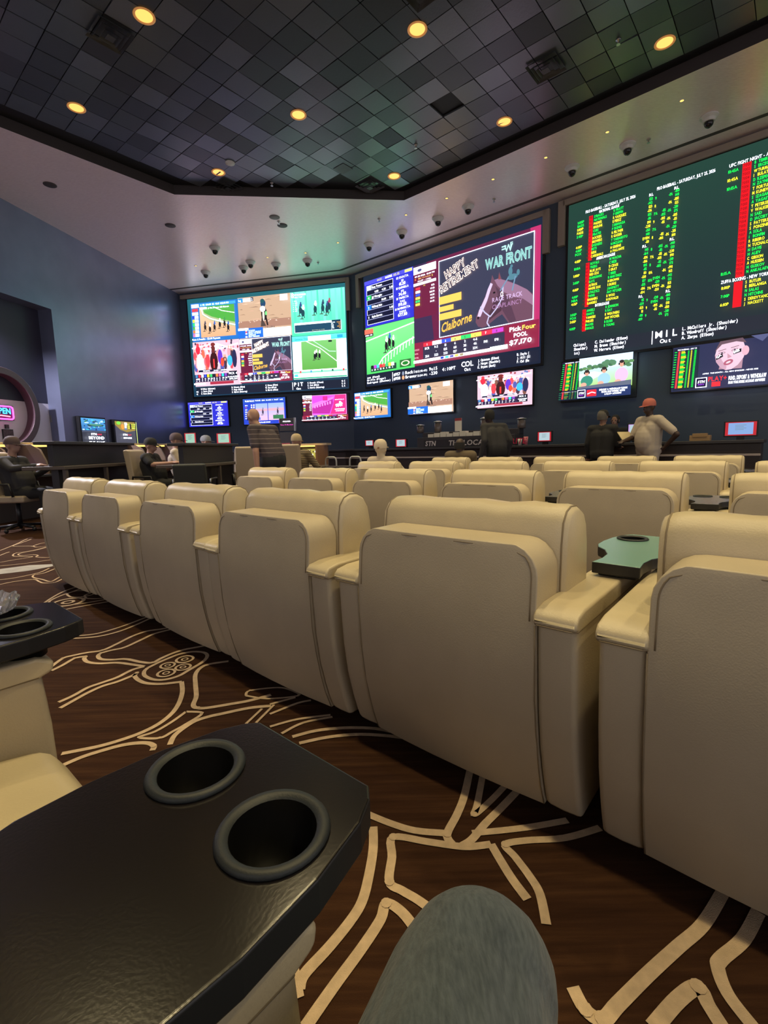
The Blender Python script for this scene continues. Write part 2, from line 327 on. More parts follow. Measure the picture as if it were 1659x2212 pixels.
# ------------------------------------------------------------------ lettering: glyph outlines cached once
CH = ''.join(chr(c) for c in range(33, 127))+'½'
GL = {}
def load_glyphs():
    for bold in (0, 1, 2):
        obs = []
        for c in CH:
            cu = bpy.data.curves.new('g', 'FONT'); cu.body = c; cu.size = 1; cu.resolution_u = 2; cu.offset = .048 if bold == 2 else .022 if bold else .006; cu.fill_mode = 'FRONT'
            o = bpy.data.objects.new('g', cu); COL.objects.link(o); obs.append(o)
        bpy.context.view_layer.update(); dg = bpy.context.evaluated_depsgraph_get()
        for c, o in zip(CH, obs):
            me = o.evaluated_get(dg).to_mesh()
            v = np.array([x.co[:2] for x in me.vertices]) if len(me.vertices) else np.zeros((1, 2))
            f = [list(p.vertices) for p in me.polygons]
            GL[c, bold] = (v/.729, f, v[:, 0].min()/.729, v[:, 0].max()/.729); o.evaluated_get(dg).to_mesh_clear()
        for o in obs: cu = o.data; bpy.data.objects.remove(o); bpy.data.curves.remove(cu)
load_glyphs()
class Cv:
    """flat picture: x right, z up in metres; later shapes lie a hair in front of earlier ones"""
    def __init__(s, dz=.0012): s.v = []; s.f = []; s.c = []; s.mi = []; s.k = 0; s.dz = dz; s.q = 0
    def _y(s): s.k += 1; return -s.k*s.dz
    def poly(s, pts, col, mi=0):
        y = s._y(); b = len(s.v); c = lin(col)
        if mi == 0 and min(col) >= 200: mi = 2
        s.v += [(x, y, z) for x, z in pts]; s.c += [c]*len(pts); s.f.append(list(range(b, b+len(pts)))); s.mi.append(mi); return s
    def rect(s, x, z, w, h, col, mi=0): return s.poly([(x, z), (x+w, z), (x+w, z+h), (x, z+h)], col, mi)
    def grad(s, x, z, w, h, c0, c1):
        y = s._y(); b = len(s.v); s.v += [(x, y, z), (x+w, y, z), (x+w, y, z+h), (x, y, z+h)]; s.c += [lin(c0)]*2+[lin(c1)]*2; s.f.append([b, b+1, b+2, b+3]); s.mi.append(0); return s
    def disc(s, x, z, rx, rz, col, n=14, rot=0):
        ca, sa = math.cos(rot), math.sin(rot)
        return s.poly([(x+rx*math.cos(a)*ca-rz*math.sin(a)*sa, z+rx*math.cos(a)*sa+rz*math.sin(a)*ca) for a in [2*math.pi*i/n for i in range(n)]], col)
    def line(s, pts, w, col):
        P = [Vector((x, z)) for x, z in pts]
        for a, b in zip(P, P[1:]):
            d = (b-a); q = Vector((-d.y, d.x)).normalized()*w/2
            s.poly([tuple(a+q), tuple(a-q), tuple(b-q), tuple(b+q)], col)
        return s
    def frame(s, x, z, w, h, t, col): return s.rect(x, z, w, t, col).rect(x, z+h-t, w, t, col).rect(x, z, t, h, col).rect(x+w-t, z, t, h, col)
    def text(s, x, z, h, st, col, mono=0, bold=0, w=None, sx=1, align=0, rot=0, shear=0):
        y = s._y(); c = lin(col); pen = 0; G = []
        for ch in st:
            if ch == ' ' or (ch, bold) not in GL: pen += mono or .45; continue
            v, f, _, _ = GL[ch, bold]; a, b = GL[ch, 0][2:]
            if mono: dx = pen+mono/2-(a+b)/2; pen += mono
            else: dx = pen-a; pen += b-a+.13
            G.append((v, f, dx))
        if not pen: return s
        k = h*sx if not w else w/pen
        ox = -pen*k*(0, .5, 1)[align]; ca, sa = math.cos(rot), math.sin(rot)
        for v, f, dx in G:
            b = len(s.v)
            for q in v:
                px = ox+(q[0]+dx)*k+shear*q[1]*h; pz = q[1]*h; s.v.append((x+px*ca-pz*sa, y, z+px*sa+pz*ca))
            s.c += [c]*len(v); s.f += [[b+i for i in g] for g in f]; s.mi += [1 if (min(col) >= 180 or col in (GR, YE)) else 0]*len(f)
        return s
    def build(s, name, parent, loc=(0, 0, 0), mats=None):
        me = bpy.data.meshes.new(name); me.from_pydata(s.v, [], s.f)
        for M in mats or (MATS['screen_light'], MATS['screen_letter_light'], MATS['screen_white_light']): me.materials.append(M)
        me.polygons.foreach_set('material_index', s.mi)
        a = me.color_attributes.new('Col', 'FLOAT_COLOR', 'POINT'); a.data.foreach_set('color', [v for c in s.c for v in (*c, 1)])
        o = bpy.data.objects.new(name, me); return link(o, parent, loc)
W_ = (235, 240, 255); GR = (6, 205, 58); YE = (222, 215, 30); RNG = random.Random(3)
def runner(c, x, z, h, body=(30, 25, 25), silk=(220, 225, 235)):
    c.disc(x, z+h*.40, h*.13, h*.24, body); c.line([(x-h*.08, z+h*.25), (x-h*.10, z)], h*.06, body); c.line([(x+h*.07, z+h*.25), (x+h*.10, z+h*.04)], h*.06, body)
    c.disc(x-h*.03, z+h*.62, h*.06, h*.13, body); c.disc(x+h*.04, z+h*.76, h*.10, h*.13, silk); c.disc(x+h*.05, z+h*.92, h*.06, h*.07, silk)
    c.poly([(x-h*.3, z-.02*h), (x+h*.05, z-.04*h), (x+h*.02, z+.02*h), (x-h*.2, z+.03*h)], (60, 55, 50))
def feed_turn(c, x, z, w, h):            # oval turn with six horses, list at the left
    c.rect(x, z, w, h, (30, 100, 175)); c.rect(x+w*.02, z+h*.88, w*.16, h*.09, (215, 235, 245))
    c.rect(x+w*.2, z+h*.9, w*.76, h*.07, (60, 150, 220)); c.text(x+w*.22, z+h*.915, h*.045, '6  FR  1:34.09  112  43.61  1:22.98 PM', W_, w=w*.6)
    for i, col in enumerate(((220, 60, 70), (230, 230, 240), (40, 60, 180), (225, 205, 60), (40, 190, 110), (70, 160, 60), (225, 120, 50), (220, 110, 160))):
        c.rect(x+w*.03, z+h*(.78-i*.093), w*.13, h*.075, col if i < 1 else (215, 228, 240)); c.rect(x+w*.03, z+h*(.78-i*.093), w*.05, h*.075, col); c.text(x+w*.095, z+h*(.79-i*.093), h*.05, ('9/2', '7', '60', '50', '50', '5/2', '8/5', '20')[i], (60, 70, 90))
    X, Z, w2, h2 = x+w*.2, z+h*.09, w*.74, h*.79
    c.grad(X, Z, w2, h2, (196, 150, 112), (205, 178, 150))
    c.poly([(X+w2*.05, Z+h2*.95), (X+w2*.08, Z+h2*.72), (X+w2*.30, Z+h2*.55), (X+w2*.62, Z+h2*.42), (X+w2, Z+h2*.28), (X+w2, Z+h2), (X+w2*.1, Z+h2)], (150, 165, 120))
    c.poly([(X+w2*.10, Z+h2*.93), (X+w2*.14, Z+h2*.80), (X+w2*.35, Z+h2*.66), (X+w2*.65, Z+h2*.54), (X+w2, Z+h2*.42), (X+w2, Z+h2), (X+w2*.2, Z+h2)], (70, 150, 60))
    c.line([(X+w2*.07, Z+h2*.90), (X+w2*.10, Z+h2*.76), (X+w2*.3, Z+h2*.60), (X+w2*.62, Z+h2*.47), (X+w2, Z+h2*.33)], h2*.035, (235, 238, 240))
    c.line([(X+w2*.4, Z+h2*.97), (X+w2*.65, Z+h2*.82), (X+w2, Z+h2*.72)], h2*.02, (225, 235, 230))
    for i, (a, b) in enumerate(((.14, .2), (.28, .12), (.42, .17), (.58, .24), (.72, .26), (.82, .12))): runner(c, X+w2*a, Z+h2*b, h2*.34, (25, 25, 30), ((60, 60, 80), (230, 235, 240), (50, 90, 170), (220, 220, 220), (60, 130, 70), (40, 80, 160))[i])
    c.rect(X+w2*.05, Z+h2*.9, w2*.2, h2*.06, (235, 240, 245)); c.text(X+w2*.28, Z+h2*.9, h2*.05, '$1 Win 6 Payout $25 Minimum', W_, w=w2*.6)
    c.text(x+w*.03, z+h*.02, h*.05, 'Race 6 Results - $2.00 Payouts', W_, w=w*.6)
def feed_dirt(c, x, z, w, h):            # lone horse and rider coming over dirt
    c.rect(x, z, w, h, (178, 148, 122))
    for i in range(26):
        a = RNG.random(); b = .3+RNG.random()*.66; q = .05+.2*RNG.random()
        c.poly([(x+w*a*.8, z+h*b), (x+w*min(1, a*.8+q), z+h*(b-.01)), (x+w*min(1, a*.8+q*.7), z+h*(b+.015))], RNG.choice(((150, 120, 98), (200, 172, 146), (135, 108, 90), (188, 150, 128))))
    c.rect(x, z+h*.24, w, h*.18, (150, 112, 95))
    for i in range(24): c.disc(x+w*RNG.random(), z+h*(.37+.05*RNG.random()), w*.012, h*.008, (205, 180, 165))
    c.disc(x+w*.51, z+h*.56, w*.055, h*.17, (22, 20, 22)); c.disc(x+w*.50, z+h*.80, w*.05, h*.09, (30, 60, 90)); c.disc(x+w*.49, z+h*.67, w*.05, h*.07, (225, 230, 240)); c.disc(x+w*.49, z+h*.86, w*.04, h*.05, (30, 75, 80))
    c.line([(x+w*.48, z+h*.5), (x+w*.46, z+h*.28)], w*.028, (40, 32, 32)); c.line([(x+w*.54, z+h*.5), (x+w*.57, z+h*.27)], w*.028, (30, 25, 25)); c.disc(x+w*.50, z+h*.52, w*.02, h*.14, (200, 190, 180)); c.disc(x+w*.55, z+h*.56, w*.02, h*.05, (110, 200, 120))
    c.poly([(x+w*.44, z+h*.25), (x+w*.54, z+h*.26), (x+w*.5, z+h*.38), (x+w*.45, z+h*.36)], (70, 58, 55))
    c.rect(x, z, w*.48, h*.235, (30, 95, 190)); c.rect(x+w*.48, z, w*.52, h*.2, (225, 232, 245)); c.rect(x, z+h*.19, w*.2, h*.055, (230, 236, 245))
    for i in range(5): c.text(x+w*.2, z+h*(.165-i*.038), h*.03, ('AVACHA', 'SMARTY DELIGHT', 'READY TO MAKE', 'LEPRECHN', 'BABY PRINCESS')[i], (200, 225, 255)); c.rect(x+w*.14, z+h*(.165-i*.038), w*.035, h*.03, ((230, 235, 240), (220, 60, 60), (230, 230, 235), (60, 90, 200), (240, 240, 240))[i])
    c.text(x+w*.52, z+h*.2, h*.045, 'CALLERA', (30, 35, 60)); c.text(x+w*.52, z+h*.12, h*.025, 'TOTAL  EXACTA  QUINELLA  DAILY DOUBLE', (120, 140, 190), w=w*.4); c.text(x+w*.52, z+h*.06, h*.025, 'PICK 3  SUPERFECTA  WPS', (120, 140, 190), w=w*.3)
    c.rect(x+w*.03, z+h*.86, w*.10, h*.10, (40, 130, 220)); c.text(x+w*.045, z+h*.885, h*.05, 'bq', W_, bold=1); c.rect(x+w*.13, z+h*.87, w*.15, h*.08, (225, 238, 250)); c.rect(x+w*.28, z+h*.87, w*.05, h*.09, (25, 35, 60)); c.text(x+w*.292, z+h*.885, h*.055, '2', W_)
    c.rect(x+w*.83, z+h*.82, w*.14, h*.14, (215, 228, 240)); c.text(x+w*.84, z+h*.90, h*.03, 'RACE', (80, 110, 160)); c.text(x+w*.84, z+h*.84, h*.03, '12:02', (80, 110, 160))
def feed_teal(c, x, z, w, h):            # hazy green straight with six horses
    c.grad(x, z, w, h, (60, 205, 150), (120, 225, 195))
    for i in range(9): c.poly([(x+w*(.05+i*.11), z+h*.25), (x+w*(.10+i*.11), z+h*.25), (x+w*(.08+i*.11), z+h), (x+w*(.05+i*.11), z+h)], (105, 222, 185) if i % 2 else (78, 212, 165))
    for i, (a, b) in enumerate(((.18, .45), (.23, .38), (.46, .44), (.6, .45), (.68, .41), (.72, .47))): runner(c, x+w*a, z+h*b, h*.32, (25, 60, 70), ((40, 70, 120), (225, 235, 235), (220, 235, 235), (40, 60, 90), (60, 70, 130), (150, 60, 90))[i])
    c.text(x+w*.03, z+h*.86, h*.11, '8', (225, 250, 245)); c.text(x+w*.08, z+h*.90, h*.04, 'WOODBINE', (225, 250, 245)); c.text(x+w*.08, z+h*.85, h*.03, '1 MILE TURF', (205, 245, 235))
    for i in range(6): c.text(x+w*.06, z+h*(.77-i*.045), h*.026, ('1  0/66', '2  5/00', '3  4/90', '4  20', '5  3/20', '6  24/1')[i], (205, 245, 235))
    c.rect(x+w*.07, z+h*.06, w*.86, h*.22, (225, 245, 240)); c.rect(x+w*.075, z+h*.065, w*.68, h*.17, (25, 62, 85)); c.rect(x+w*.76, z+h*.065, w*.165, h*.22, (20, 50, 72)); c.text(x+w*.08, z+h*.245, h*.022, 'EARLY SPEED', (200, 60, 60))
    for i in range(5): c.text(x+w*.77, z+h*(.22-i*.032), h*.024, ('WIN', 'PL', 'SH', 'EX', 'TRI')[i], (200, 220, 225)); c.text(x+w*.92, z+h*(.22-i*.032), h*.024, ('463.50', '24.1', '2.5', '$83.0', '45')[i], (235, 170, 60), align=2)
    c.text(x+w*.4, z+h*.08, h*.022, 'MUST BE 18 OR OLDER', (160, 170, 140))
def feed_crowd(c, x, z, w, h):           # parade crowd by a white fence, odds box below
    c.rect(x, z, w, h, (205, 170, 185))
    for i in range(40): c.disc(x+w*(.02+.96*RNG.random()), z+h*(.72+.26*RNG.random()), w*.02, h*.03, RNG.choice(((60, 50, 70), (225, 120, 140), (235, 225, 235), (90, 110, 160), (190, 80, 90), (140, 60, 70))))
    for a, b in (((.0, .86), (.45, .93)), ((.25, .83), (.6, .80)), ((.45, .78), (.99, .90)), ((.55, .92), (.95, .76))): c.line([(x+w*a[0], z+h*a[1]), (x+w*b[0], z+h*b[1])], h*.025, (235, 230, 245))
    for i in range(34):
        a = .05+.9*RNG.random(); b = .38+.35*RNG.random(); col = RNG.choice(((220, 70, 80), (235, 205, 215), (110, 70, 60), (70, 80, 150), (210, 140, 150), (60, 45, 60), (225, 95, 75)))
        c.disc(x+w*a, z+h*b, w*.035, h*.10, col); c.disc(x+w*a, z+h*(b+.12), w*.016, h*.03, (210, 150, 130))
    c.disc(x+w*.19, z+h*.50, w*.075, h*.22, (232, 228, 240)); c.disc(x+w*.19, z+h*.36, w*.035, h*.13, (240, 236, 245)); c.disc(x+w*.16, z+h*.80, w*.05, h*.10, (215, 40, 60)); c.disc(x+w*.16, z+h*.91, w*.03, h*.04, (225, 60, 70))
    c.disc(x+w*.36, z+h*.55, w*.045, h*.16, (225, 60, 70)); c.disc(x+w*.36, z+h*.73, w*.022, h*.04, (235, 215, 205))
    c.disc(x+w*.49, z+h*.52, w*.085, h*.22, (50, 18, 22)); c.disc(x+w*.49, z+h*.80, w*.04, h*.09, (95, 38, 35)); c.disc(x+w*.49, z+h*.90, w*.05, h*.04, (110, 40, 38)); c.rect(x+w*.475, z+h*.38, w*.03, h*.2, (200, 50, 55))
    c.disc(x+w*.63, z+h*.62, w*.05, h*.16, (90, 50, 180)); c.disc(x+w*.58, z+h*.86, w*.035, h*.06, (230, 232, 240)); c.disc(x+w*.67, z+h*.5, w*.035, h*.1, (225, 70, 45)); c.disc(x+w*.83, z+h*.52, w*.055, h*.12, (60, 165, 225)); c.disc(x+w*.93, z+h*.56, w*.05, h*.2, (35, 35, 70))
    c.rect(x+w*.15, z+h*.30, w*.6, h*.05, (25, 25, 55)); c.text(x+w*.25, z+h*.31, h*.03, 'EXACTA', W_); c.text(x+w*.48, z+h*.31, h*.03, 'RACE 7', W_); c.text(x+w*.62, z+h*.31, h*.03, 'CONSOLATION', W_)
    c.rect(x+w*.06, z+h*.08, w*.74, h*.17, (40, 30, 60)); c.rect(x+w*.8, z+h*.08, w*.17, h*.21, (18, 18, 35)); c.text(x+w*.885, z+h*.215, h*.05, 'PICK 4', W_, align=1); c.text(x+w*.885, z+h*.15, h*.03, 'GUARANTEED', W_, align=1); c.text(x+w*.885, z+h*.10, h*.04, '$198,250', W_, align=1)
    for i, col in enumerate(((70, 120, 170), (220, 50, 60), (235, 235, 240), (50, 70, 200), (235, 225, 50), (50, 190, 100), (30, 30, 40), (235, 120, 60), (220, 90, 150), (50, 200, 210), (120, 60, 170))):
        c.rect(x+w*(.08+i*.064), z+h*.18, w*.045, h*.065, col); c.text(x+w*(.09+i*.064), z+h*.13, h*.035, ('MTP', '3', '2', '8', '20', '20', '12', '6', '2', '30', '30')[i], W_); c.text(x+w*(.09+i*.064), z+h*.09, h*.03, str(4+i*7 % 9), W_)
    c.rect(x+w*.4, z+h*.01, w*.5, h*.06, (150, 40, 60)); c.rect(x+w*.05, z+h*.02, w*.25, h*.035, (230, 225, 235))
def feed_turf(c, x, z, w, h):            # white page with a turf picture
    c.rect(x, z, w, h, (205, 230, 225)); c.grad(x, z+h*.88, w, h*.12, (70, 205, 200), (95, 215, 215)); c.text(x+w*.05, z+h*.91, h*.05, 'Seneca Trail', (30, 120, 140)); c.rect(x+w*.3, z+h*.88, w*.42, h*.1, (228, 240, 238))
    for i in range(3): c.text(x+w*(.34+i*.13), z+h*.93, h*.03, ('28.0', '33.4', '18.0')[i], (90, 110, 110)); c.text(x+w*(.34+i*.13), z+h*.89, h*.03, ('11', '27', '5')[i], (90, 110, 110))
    c.rect(x+w*.84, z+h*.90, w*.1, h*.07, (40, 150, 190))
    X, Z, w2, h2 = x+w*.17, z+h*.21, w*.65, h*.66
    c.grad(X, Z, w2, h2, (85, 150, 65), (110, 175, 100)); c.line([(X+w2*.15, Z+h2), (X+w2*.55, Z+h2*.72), (X+w2, Z+h2*.24)], h2*.02, (235, 240, 235)); c.line([(X+w2*.35, Z+h2), (X+w2*.8, Z+h2*.6), (X+w2*.98, Z+h2*.58)], h2*.025, (180, 225, 200)); c.rect(X+w2*.78, Z+h2*.92, w2*.1, h2*.06, (25, 30, 35))
    for a, b in ((.38, .32), (.43, .36), (.52, .33)): runner(c, X+w2*a, Z+h2*b, h2*.34, (20, 20, 28), (210, 200, 200))
    c.rect(x, z+h*.13, w, h*.04, (120, 200, 170)); c.rect(x, z, w, h*.03, (30, 150, 110))
    for i in range(5): c.rect(x+w*(.13+i*.2), z+h*.14, w*.03, h*.05, ((220, 60, 60), (60, 140, 190), (60, 170, 130), (30, 90, 80), (210, 50, 60))[i]); c.text(x+w*(.14+i*.2), z+h*.09, h*.03, ('3/1', '9/2', '6', '5/2', '12')[i], (50, 90, 90)); c.text(x+w*(.14+i*.2), z+h*.05, h*.025, ('204', '87', '166', '240', '31')[i], (90, 120, 120))
    c.rect(x+w*.03, z+h*.05, w*.07, h*.06, (80, 190, 210))
# -- the farm advertisement; zoom-pixel tracing is turned into the screen's own metres
def L2(x, y): s_, z_ = on_t(760+x*.26522, 460+y*.26522, 11.0); return ((s_+7.34)/2.55, (z_-3.88)/1.88)
HORSE = [L2(*p) for p in ((1155,510),(1172,552),(1205,540),(1212,485),(1232,545),(1290,560),(1360,590),(1430,622),(1490,668),(1490,872),(1290,905),(1235,830),(1195,855),(1135,905),(1110,925),(1075,938),(1040,930),(1020,895),(1024,850),(1045,800),(1070,745),(1095,690),(1118,625),(1142,575))]
H_MAIN = [L2(*p) for p in ((1172,552),(1205,540),(1260,555),(1360,590),(1440,630),(1490,680),(1490,760),(1400,700),(1330,690),(1250,650),(1200,600))]
H_FACE = [L2(*p) for p in ((1142,575),(1160,585),(1140,640),(1115,720),(1085,790),(1060,850),(1035,850),(1048,800),(1075,745),(1100,690),(1120,625))]
H_JAW = [L2(*p) for p in ((1200,680),(1240,720),(1230,800),(1180,840),(1130,880),(1120,840),(1150,780),(1170,720))]
H_EAR = [L2(*p) for p in ((1210,500),(1224,545),(1205,550))]
HALT = [[L2(*p) for p in q] for q in (((1060,770),(1095,815),(1140,850)), ((1140,850),(1205,765),(1240,690),(1245,600)), ((1215,740),(1195,770)), ((1130,850),(1115,900),(1135,930)))]
def ad(c, x, z, w, h, fine=1):
    def P(q): return (x+w*q[0], z+h*q[1])
    c.rect(x, z, w, h, (48, 50, 70))
    c.poly([P(q) for q in HORSE], (92, 62, 78)); c.poly([P(q) for q in H_MAIN], (128, 96, 120)); c.poly([P(q) for q in H_JAW], (64, 42, 54)); c.poly([P(q) for q in H_FACE], (186, 168, 198)); c.poly([P(q) for q in H_EAR], (120, 60, 62))
    c.disc(*P(L2(1172, 655)), w*.012, h*.012, (15, 12, 16)); c.disc(*P(L2(1042, 860)), w*.010, h*.018, (25, 18, 26)); c.poly([P(q) for q in (L2(1180,600), L2(1290,700), L2(1350,880), L2(1300,900), L2(1240,800))], (74, 50, 66))
    for q in HALT: c.line([P(p) for p in q], w*.012, (170, 165, 195))
    c.disc(*P(L2(1236, 668)), w*.014, h*.03, (220, 220, 235)); c.disc(*P(L2(1236, 668)), w*.008, h*.02, (90, 62, 80))
    c.frame(x, z, w, h, w*.007, (215, 225, 250))
    r = math.radians(20)
    for col, b, k in (((235, 200, 180), 2, 0), ((48, 50, 70), 0, 1)):
        if k and not fine: break
        c.text(x+w*.09, z+h*.745, h*.105, 'HAPPY', col, bold=b, w=w*.24, rot=r); c.text(x+w*.03, z+h*.575, h*.105, 'RETIREMENT', col, bold=b, w=w*.46, rot=r)
        c.text(x+w*.525, z+h*.715, h*.125, 'WAR FRONT', (150, 200, 195) if not k else (108, 160, 158), bold=b, w=w*.455)
    c.text(x+w*.715, z+h*.855, h*.085, 'W', (160, 205, 200), bold=1, w=w*.09); c.text(x+w*.775, z+h*.895, h*.06, 'F', (160, 205, 200), bold=1); c.line([(x+w*.69, z+h*.925), (x+w*.735, z+h*.925)], h*.016, (160, 205, 200)); c.line([(x+w*.69, z+h*.895), (x+w*.725, z+h*.895)], h*.016, (160, 205, 200))
    for a, b, wd in ((.44, .365, .26), (.315, .315, .17), (.225, .225, .26)): pass
    c.rect(x+w*.006, z+h*.43, w*.26, h*.10, (222, 178, 82)); c.rect(x+w*.006, z+h*.335, w*.17, h*.065, (222, 178, 82)); c.rect(x+w*.006, z+h*.225, w*.26, h*.085, (222, 178, 82))
    c.text(x+w*.03, z+h*.06, h*.12, 'Claiborne', (226, 172, 70), bold=1, w=w*.36, rot=math.radians(9), shear=.3)
    c.text(x+w*.60, z+h*.30, h*.055, 'RACE TRACK', (188, 160, 200), w=w*.30); c.text(x+w*.60, z+h*.215, h*.055, 'CHAPLAINCY', (150, 110, 150), w=w*.30)
    J = (x+w*.80, z+h*.545); c.disc(J[0], J[1], w*.05, h*.035, (70, 110, 125)); c.disc(J[0]-w*.02, J[1]+h*.07, w*.02, h*.05, (70, 110, 125)); c.disc(J[0]-w*.01, J[1]+h*.125, w*.013, h*.02, (70, 110, 125)); c.disc(J[0]+w*.055, J[1]+h*.035, w*.015, h*.035, (70, 110, 125))
    c.line([(J[0]-w*.04, J[1]), (J[0]-w*.12, J[1]-h*.13)], w*.012, (95, 125, 150)); c.line([(J[0]+w*.03, J[1]), (J[0]+w*.0, J[1]-h*.16)], w*.012, (95, 125, 150))
ODC = ((215, 45, 60), (228, 232, 240), (50, 80, 190), (235, 225, 110), (50, 190, 100), (232, 228, 90), (210, 50, 70), (180, 60, 180))
def odds(c, x, z, w, h):                 # pool table below the advertisement
    c.rect(x, z, w, h, (120, 28, 55)); c.rect(x+w*.08, z+h*.25, w*.68, h*.52, (45, 42, 62))
    for i, col in enumerate(ODC):
        X = x+w*(.085+i*.084); c.rect(X, z+h*.78, w*.084, h*.16, col); c.text(X+w*.035, z+h*.81, h*.09, str(i+1), W_ if i in (0, 2, 6) else (40, 50, 40), align=1)
        for j, r in enumerate((('SCR', '9-2', '13', '6', '2', '4-5', '', ''), ('', '-', '125', '68', '38', '46', '198', '178'), ('254', '223', '223', '127', '81', '254', '', ''))): c.text(X+w*.035, z+h*(.64-j*.17), h*.10, r[i], W_, align=1)
    for j in range(3): c.text(x+w*.01, z+h*(.64-j*.17), h*.07, ('ODDS', 'WIN', 'DDBL')[j], (235, 170, 185))
    c.rect(x, z+h*.10, w*.78, h*.12, (232, 236, 245)); c.text(x+w*.03, z+h*.12, h*.08, 'RACE 6   SCRATCHED -', (70, 50, 70), w=w*.2); c.rect(x+w*.66, z+h*.10, w*.13, h*.16, (225, 245, 248)); c.text(x+w*.725, z+h*.14, h*.08, 'twinspires', (40, 140, 170), w=w*.11, align=1)
    for i in range(5): c.rect(x+w*(.25+i*.042), z+h*.11, w*.03, h*.10, ((40, 60, 170), (80, 200, 210), (90, 90, 170), (230, 215, 90), (150, 140, 110))[i])
    c.text(x+w*.89, z+h*.70, h*.17, 'Pick', (240, 240, 245), w=w*.085, align=2, bold=1); c.text(x+w*.895, z+h*.70, h*.17, 'Four', (240, 222, 90), w=w*.095, bold=1); c.text(x+w*.885, z+h*.47, h*.15, 'POOL', W_, align=1, bold=1); c.text(x+w*.885, z+h*.20, h*.18, '$7,170', W_, w=w*.16, align=1, bold=1)
def results(c, x, z, w, h):              # blue payout board
    c.rect(x, z, w, h, (38, 40, 175)); c.rect(x, z+h*.92, w, h*.08, (70, 70, 190)); c.text(x+w*.28, z+h*.935, h*.045, 'RACE 1', (240, 230, 90), w=w*.1); c.text(x+w*.45, z+h*.935, h*.045, 'RACETIME', W_, w=w*.14); c.text(x+w*.62, z+h*.935, h*.045, '1:12.32', (240, 230, 90), w=w*.12); c.rect(x+w*.84, z+h*.93, w*.14, h*.055, (225, 222, 120))
    X, Z, w2, h2 = x+w*.05, z+h*.05, w*.56, h*.84; c.rect(X, Z, w2, h2, (10, 12, 40)); c.frame(X, Z, w2, h2, w*.006, (200, 205, 240))
    for i in range(1, 8): c.rect(X, Z+h2*i/8, w2, h*.008, (180, 185, 230))
    for i, (n, col, tx) in enumerate((('', (190, 215, 235), 'Dusty Treasure'), ('4', (40, 175, 90), 'Jgl Wrangler'), ('2', (30, 110, 230), 'Wild Rocky Butler'), ('5', (15, 18, 45), 'Stylus Barrons'))):
        c.rect(X+w*.006, Z+h2*(.89-i*.25)-h*.008, w*.1, h2*.11, col); c.text(X+w*.04, Z+h2*(.90-i*.25), h*.05, n, W_); c.text(X+w*.12, Z+h2*(.905-i*.25), h*.05, tx, W_, w=w*.22)
        for j, v in enumerate((('4.00', '4.20', '2.60'), ('', '10.00', '5.00'), ('', '', '3.40'), ())[i]): c.text(X+w*(.22+j*.155), Z+h2*(.78-i*.25), h*.045, v, W_, align=1)
    for i, tx in enumerate(('$2 EXACTA', '2/1', '61.20', '$1 QUINELLA', '4/2', '34.40', '$1 TRIFECTA', '7/4/2', '199.60', '$1 SUPERFECTA', '7/4/2/5', '677.80')): c.text(x+w*.81, z+h*(.83-i*.07), h*(.062 if i % 3 == 2 else .042), tx, W_, align=1, bold=i % 3 == 2)
def midcol(c, x, z, w, h):               # narrow column between results and advertisement
    c.rect(x, z, w, h, (92, 24, 52)); c.rect(x, z+h*.86, w, h*.14, (228, 232, 245)); c.text(x+w*.42, z+h*.91, h*.045, 'Ellis Park', (90, 90, 130), w=w*.5); c.disc(x+w*.28, z+h*.925, w*.1, h*.03, (70, 70, 110))
    c.text(x+w*.06, z+h*.80, h*.03, '07-25-2026  12:03 PM', W_, w=w*.88); c.text(x+w*.06, z+h*.745, h*.036, '16', (235, 130, 60), bold=1); c.text(x+w*.22, z+h*.75, h*.03, 'MIN TO RACE', (235, 190, 110), w=w*.55); c.text(x+w*.82, z+h*.745, h*.036, '2', (240, 220, 90), bold=1); c.text(x+w*.2, z+h*.70, h*.028, 'FAST - 1 Mile', W_, w=w*.6)
    c.rect(x, z+h*.635, w, h*.05, (225, 228, 240)); c.text(x+w*.05, z+h*.648, h*.028, '$2 DOUBLE WILL PAY', (60, 50, 80), w=w*.9); c.text(x+w*.45, z+h*.595, h*.03, '1 6', (240, 220, 90))
    for i, v in enumerate(('SCR', '57.50', '223.30', '98.20', '33.94', '34.40')): c.rect(x+w*.1, z+h*(.55-i*.062), w*.2, h*.045, ((225, 50, 70), (230, 232, 240), (50, 80, 200), (232, 225, 90), (50, 190, 110), (225, 222, 80))[i]); c.text(x+w*.2, z+h*(.557-i*.062), h*.03, str(i+1), (40, 30, 40), align=1); c.text(x+w*.95, z+h*(.557-i*.062), h*.032, v, W_, align=2)
def feed_promo(c, x, z, w, h): midcol(c, x, z+h*.2, w*.24, h*.8); ad(c, x+w*.25, z+h*.235, w*.745, h*.755, 0); odds(c, x, z, w, h*.235)
